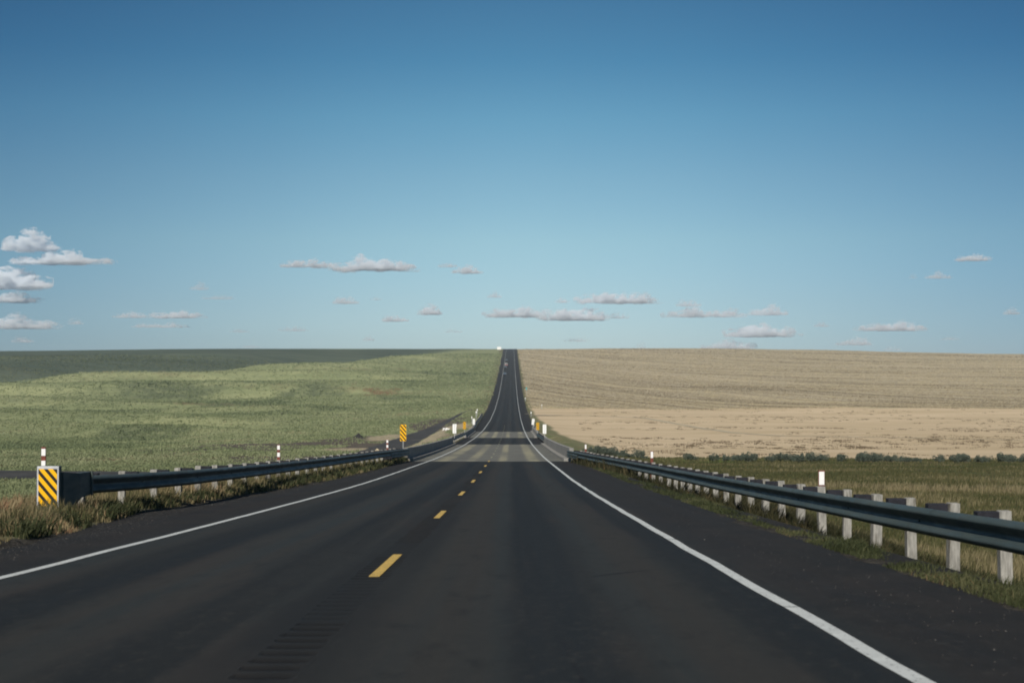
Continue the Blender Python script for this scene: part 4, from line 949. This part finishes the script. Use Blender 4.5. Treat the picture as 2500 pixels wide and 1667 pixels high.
CL = [
 (9, 136, 562, 613, 2, "puffy cloud with round top, uppermost at the far left"),
 (33, 276, 610, 645, 2, "long flat cloud just below the uppermost left puff"),
 (-70, 128, 642, 706, 2, "biggest cloud cut by the left edge, bright top and grey base"),
 (-60, 96, 704, 739, 1, "dull cloud at the left edge under the biggest one"),
 (-70, 145, 765, 803, 1, "wide pale cloud low at the left edge"),
 (30, 78, 817, 836, 1, "small pale puff lowest at the left, just over the dark hill"),
 (464, 508, 687, 708, 0, "faint wisp high between the left clouds and the long centre cloud"),
 (490, 576, 716, 731, 0, "faint streak just below the small left centre wisp"),
 (278, 360, 757, 776, 1, "small thin cloud left of the bright low pair"),
 (368, 496, 754, 777, 2, "bright elongated cloud above the left hill"),
 (324, 460, 784, 800, 1, "thin cloud strip directly under the bright elongated one"),
 (688, 806, 626, 653, 2, "left segment of the long cloud at upper centre"),
 (808, 1018, 622, 662, 2, "widest segment of the long cloud at upper centre"),
 (1071, 1118, 634, 652, 1, "small cloud at upper centre, left of its puffier neighbour"),
 (1105, 1174, 643, 668, 2, "puffy cloud at upper centre right above the road"),
 (813, 875, 719, 742, 1, "small slanting cloud below the widest centre cloud"),
 (905, 934, 721, 733, 0, "tiny wisp right of the small slanting cloud"),
 (1020, 1076, 739, 769, 2, "small peaked cloud left of the road above the horizon"),
 (934, 994, 762, 785, 2, "small oval cloud left of and below the peaked one"),
 (680, 754, 794, 809, 0, "faint low streak left of centre above the dark hill"),
 (886, 914, 817, 832, 1, "small low puff left of the road near the horizon"),
 (1189, 1227, 713, 727, 1, "tiny cloud right above the road"),
 (1358, 1392, 718, 739, 1, "small fragment left of the bright cloud right of the road"),
 (1412, 1605, 701, 741, 2, "brightest cloud right of the road, highest of its cluster"),
 (1189, 1331, 743, 775, 2, "bright flat cloud starting right over the road"),
 (1325, 1482, 741, 783, 2, "broad cloud with grey base right of the bright flat one"),
 (1470, 1536, 757, 778, 0, "thin tail at the right end of the broad cloud"),
 (1650, 1708, 727, 748, 1, "small puff above the long right streak"),
 (1622, 1822, 745, 775, 1, "long streaky cloud over the stubble field"),
 (1828, 1922, 741, 770, 1, "slanting cloud at right end of the long streak"),
 (1770, 1942, 786, 823, 2, "rounded cloud low over the stubble field"),
 (1712, 1854, 825, 853, 1, "pale cloud touching the ridge over the stubble field"),
 (1988, 2025, 784, 798, 1, "tiny puff right of the rounded low cloud"),
 (2100, 2262, 778, 808, 2, "flat grey based cloud low at the right"),
 (2046, 2130, 818, 843, 1, "pale puff just over the ridge at the right"),
 (2333, 2421, 617, 637, 2, "small cloud highest at the right"),
 (2261, 2325, 663, 680, 1, "thin small cloud below the highest right one"),
 (2222, 2240, 666, 680, 0, "tiny wisp left of the thin small right cloud"),
 (2452, 2492, 748, 768, 1, "grey little cloud at the right edge"),
 (560, 610, 800, 812, 0, "faint low wisp over the dark hill left of centre"),
 (1085, 1130, 800, 812, 0, "faint wisp low over the green hill just left of the road"),
 (1375, 1440, 820, 834, 0, "faint flat wisp just above the ridge right of the road"),
 (2300, 2345, 818, 830, 0, "faint wisp near the ridge toward the right edge"),
 (590, 640, 838, 849, 0, "tiny pale puff touching the dark hill crest"),
 (168, 200, 762, 792, 0, "faint wisp beside the wide pale cloud at the left"),
 (2160, 2200, 840, 856, 0, "tiny pale puff sitting on the right ridge"),
 (1554, 1575, 830, 852, 0, "tiny pale puff on the ridge right of the road"),
]
for i, (a, b, c, d, dn, lab) in enumerate(CL): cloud(a, b, c, d, dn, lab, 100 + i)

# unseen cloud added behind the viewpoint, shaped to shade the far left hill
Hc = 1250.; off = (Hc / math.tan(R(SUN_EL)) * math.sin(R(SUN_AZ)), Hc / math.tan(R(SUN_EL)) * math.cos(R(SUN_AZ)))
V = []; F = []; o = 0; rs = np.random.RandomState(3)
for (gx, gy, r_) in [(-190, 1190, 90), (-290, 1090, 110), (-370, 980, 120), (-470, 900, 130), (-600, 880, 150), (-560, 1080, 160), (-420, 1200, 150), (-290, 1330, 130), (-170, 1400, 110), (-95, 1470, 85), (-700, 1150, 170), (-520, 1350, 160), (-340, 1500, 160), (-760, 950, 150), (-60, 1560, 90), (-20, 1660, 90), (-130, 1320, 60)]:
    v = ICV * np.array([r_ * 1.1, r_ * .9, 85]) * (1 + .15 * np.array([math.sin(5 * q[0] + gx) * math.cos(6 * q[1] + gy) for q in ICV])[:, None]) + np.array([gx, gy, 0.])
    v[:, 2] = np.maximum(v[:, 2], -35); V.append(v); F.append(ICF + o); o += len(ICV)
over = mesh_np("cloud", np.concatenate(V), np.concatenate(F), None, smooth=True); over.location = (off[0], off[1], Hc)
mo = bpy.data.materials.new("cloud_vapour_even"); mo.use_nodes = True; mo.node_tree.nodes.clear()
a_ = mo.node_tree.nodes.new('ShaderNodeOutputMaterial'); b_ = mo.node_tree.nodes.new('ShaderNodeVolumePrincipled'); b_.inputs['Color'].default_value = (.97, .97, .98, 1); b_.inputs['Density'].default_value = .0048
mo.node_tree.links.new(b_.outputs[0], a_.inputs['Volume']); over.data.materials.append(mo)
md = over.modifiers.new("union", 'REMESH'); md.mode = 'VOXEL'; md.voxel_size = 16
tag(over, "thick cloud overhead behind the viewpoint, shading the far left hill", "cloud")

# thin summer air over the whole valley (sky and clouds lie outside it)
bm = bmesh.new(); bm_box(bm, (0, 1300, 10), (2900, 2860, 64))
hz_ = mesh_bm("haze", bm, None); mh = bpy.data.materials.new("thin_haze"); mh.use_nodes = True; mh.node_tree.nodes.clear()
a_ = mh.node_tree.nodes.new('ShaderNodeOutputMaterial'); b_ = mh.node_tree.nodes.new('ShaderNodeVolumePrincipled'); b_.inputs['Color'].default_value = (.80, .90, 1.0, 1); b_.inputs['Density'].default_value = .00012; b_.inputs['Anisotropy'].default_value = 0.1
mh.node_tree.links.new(b_.outputs[0], a_.inputs['Volume']); hz_.data.materials.append(mh); tag(hz_, "thin pale air over the valley", kind="stuff")
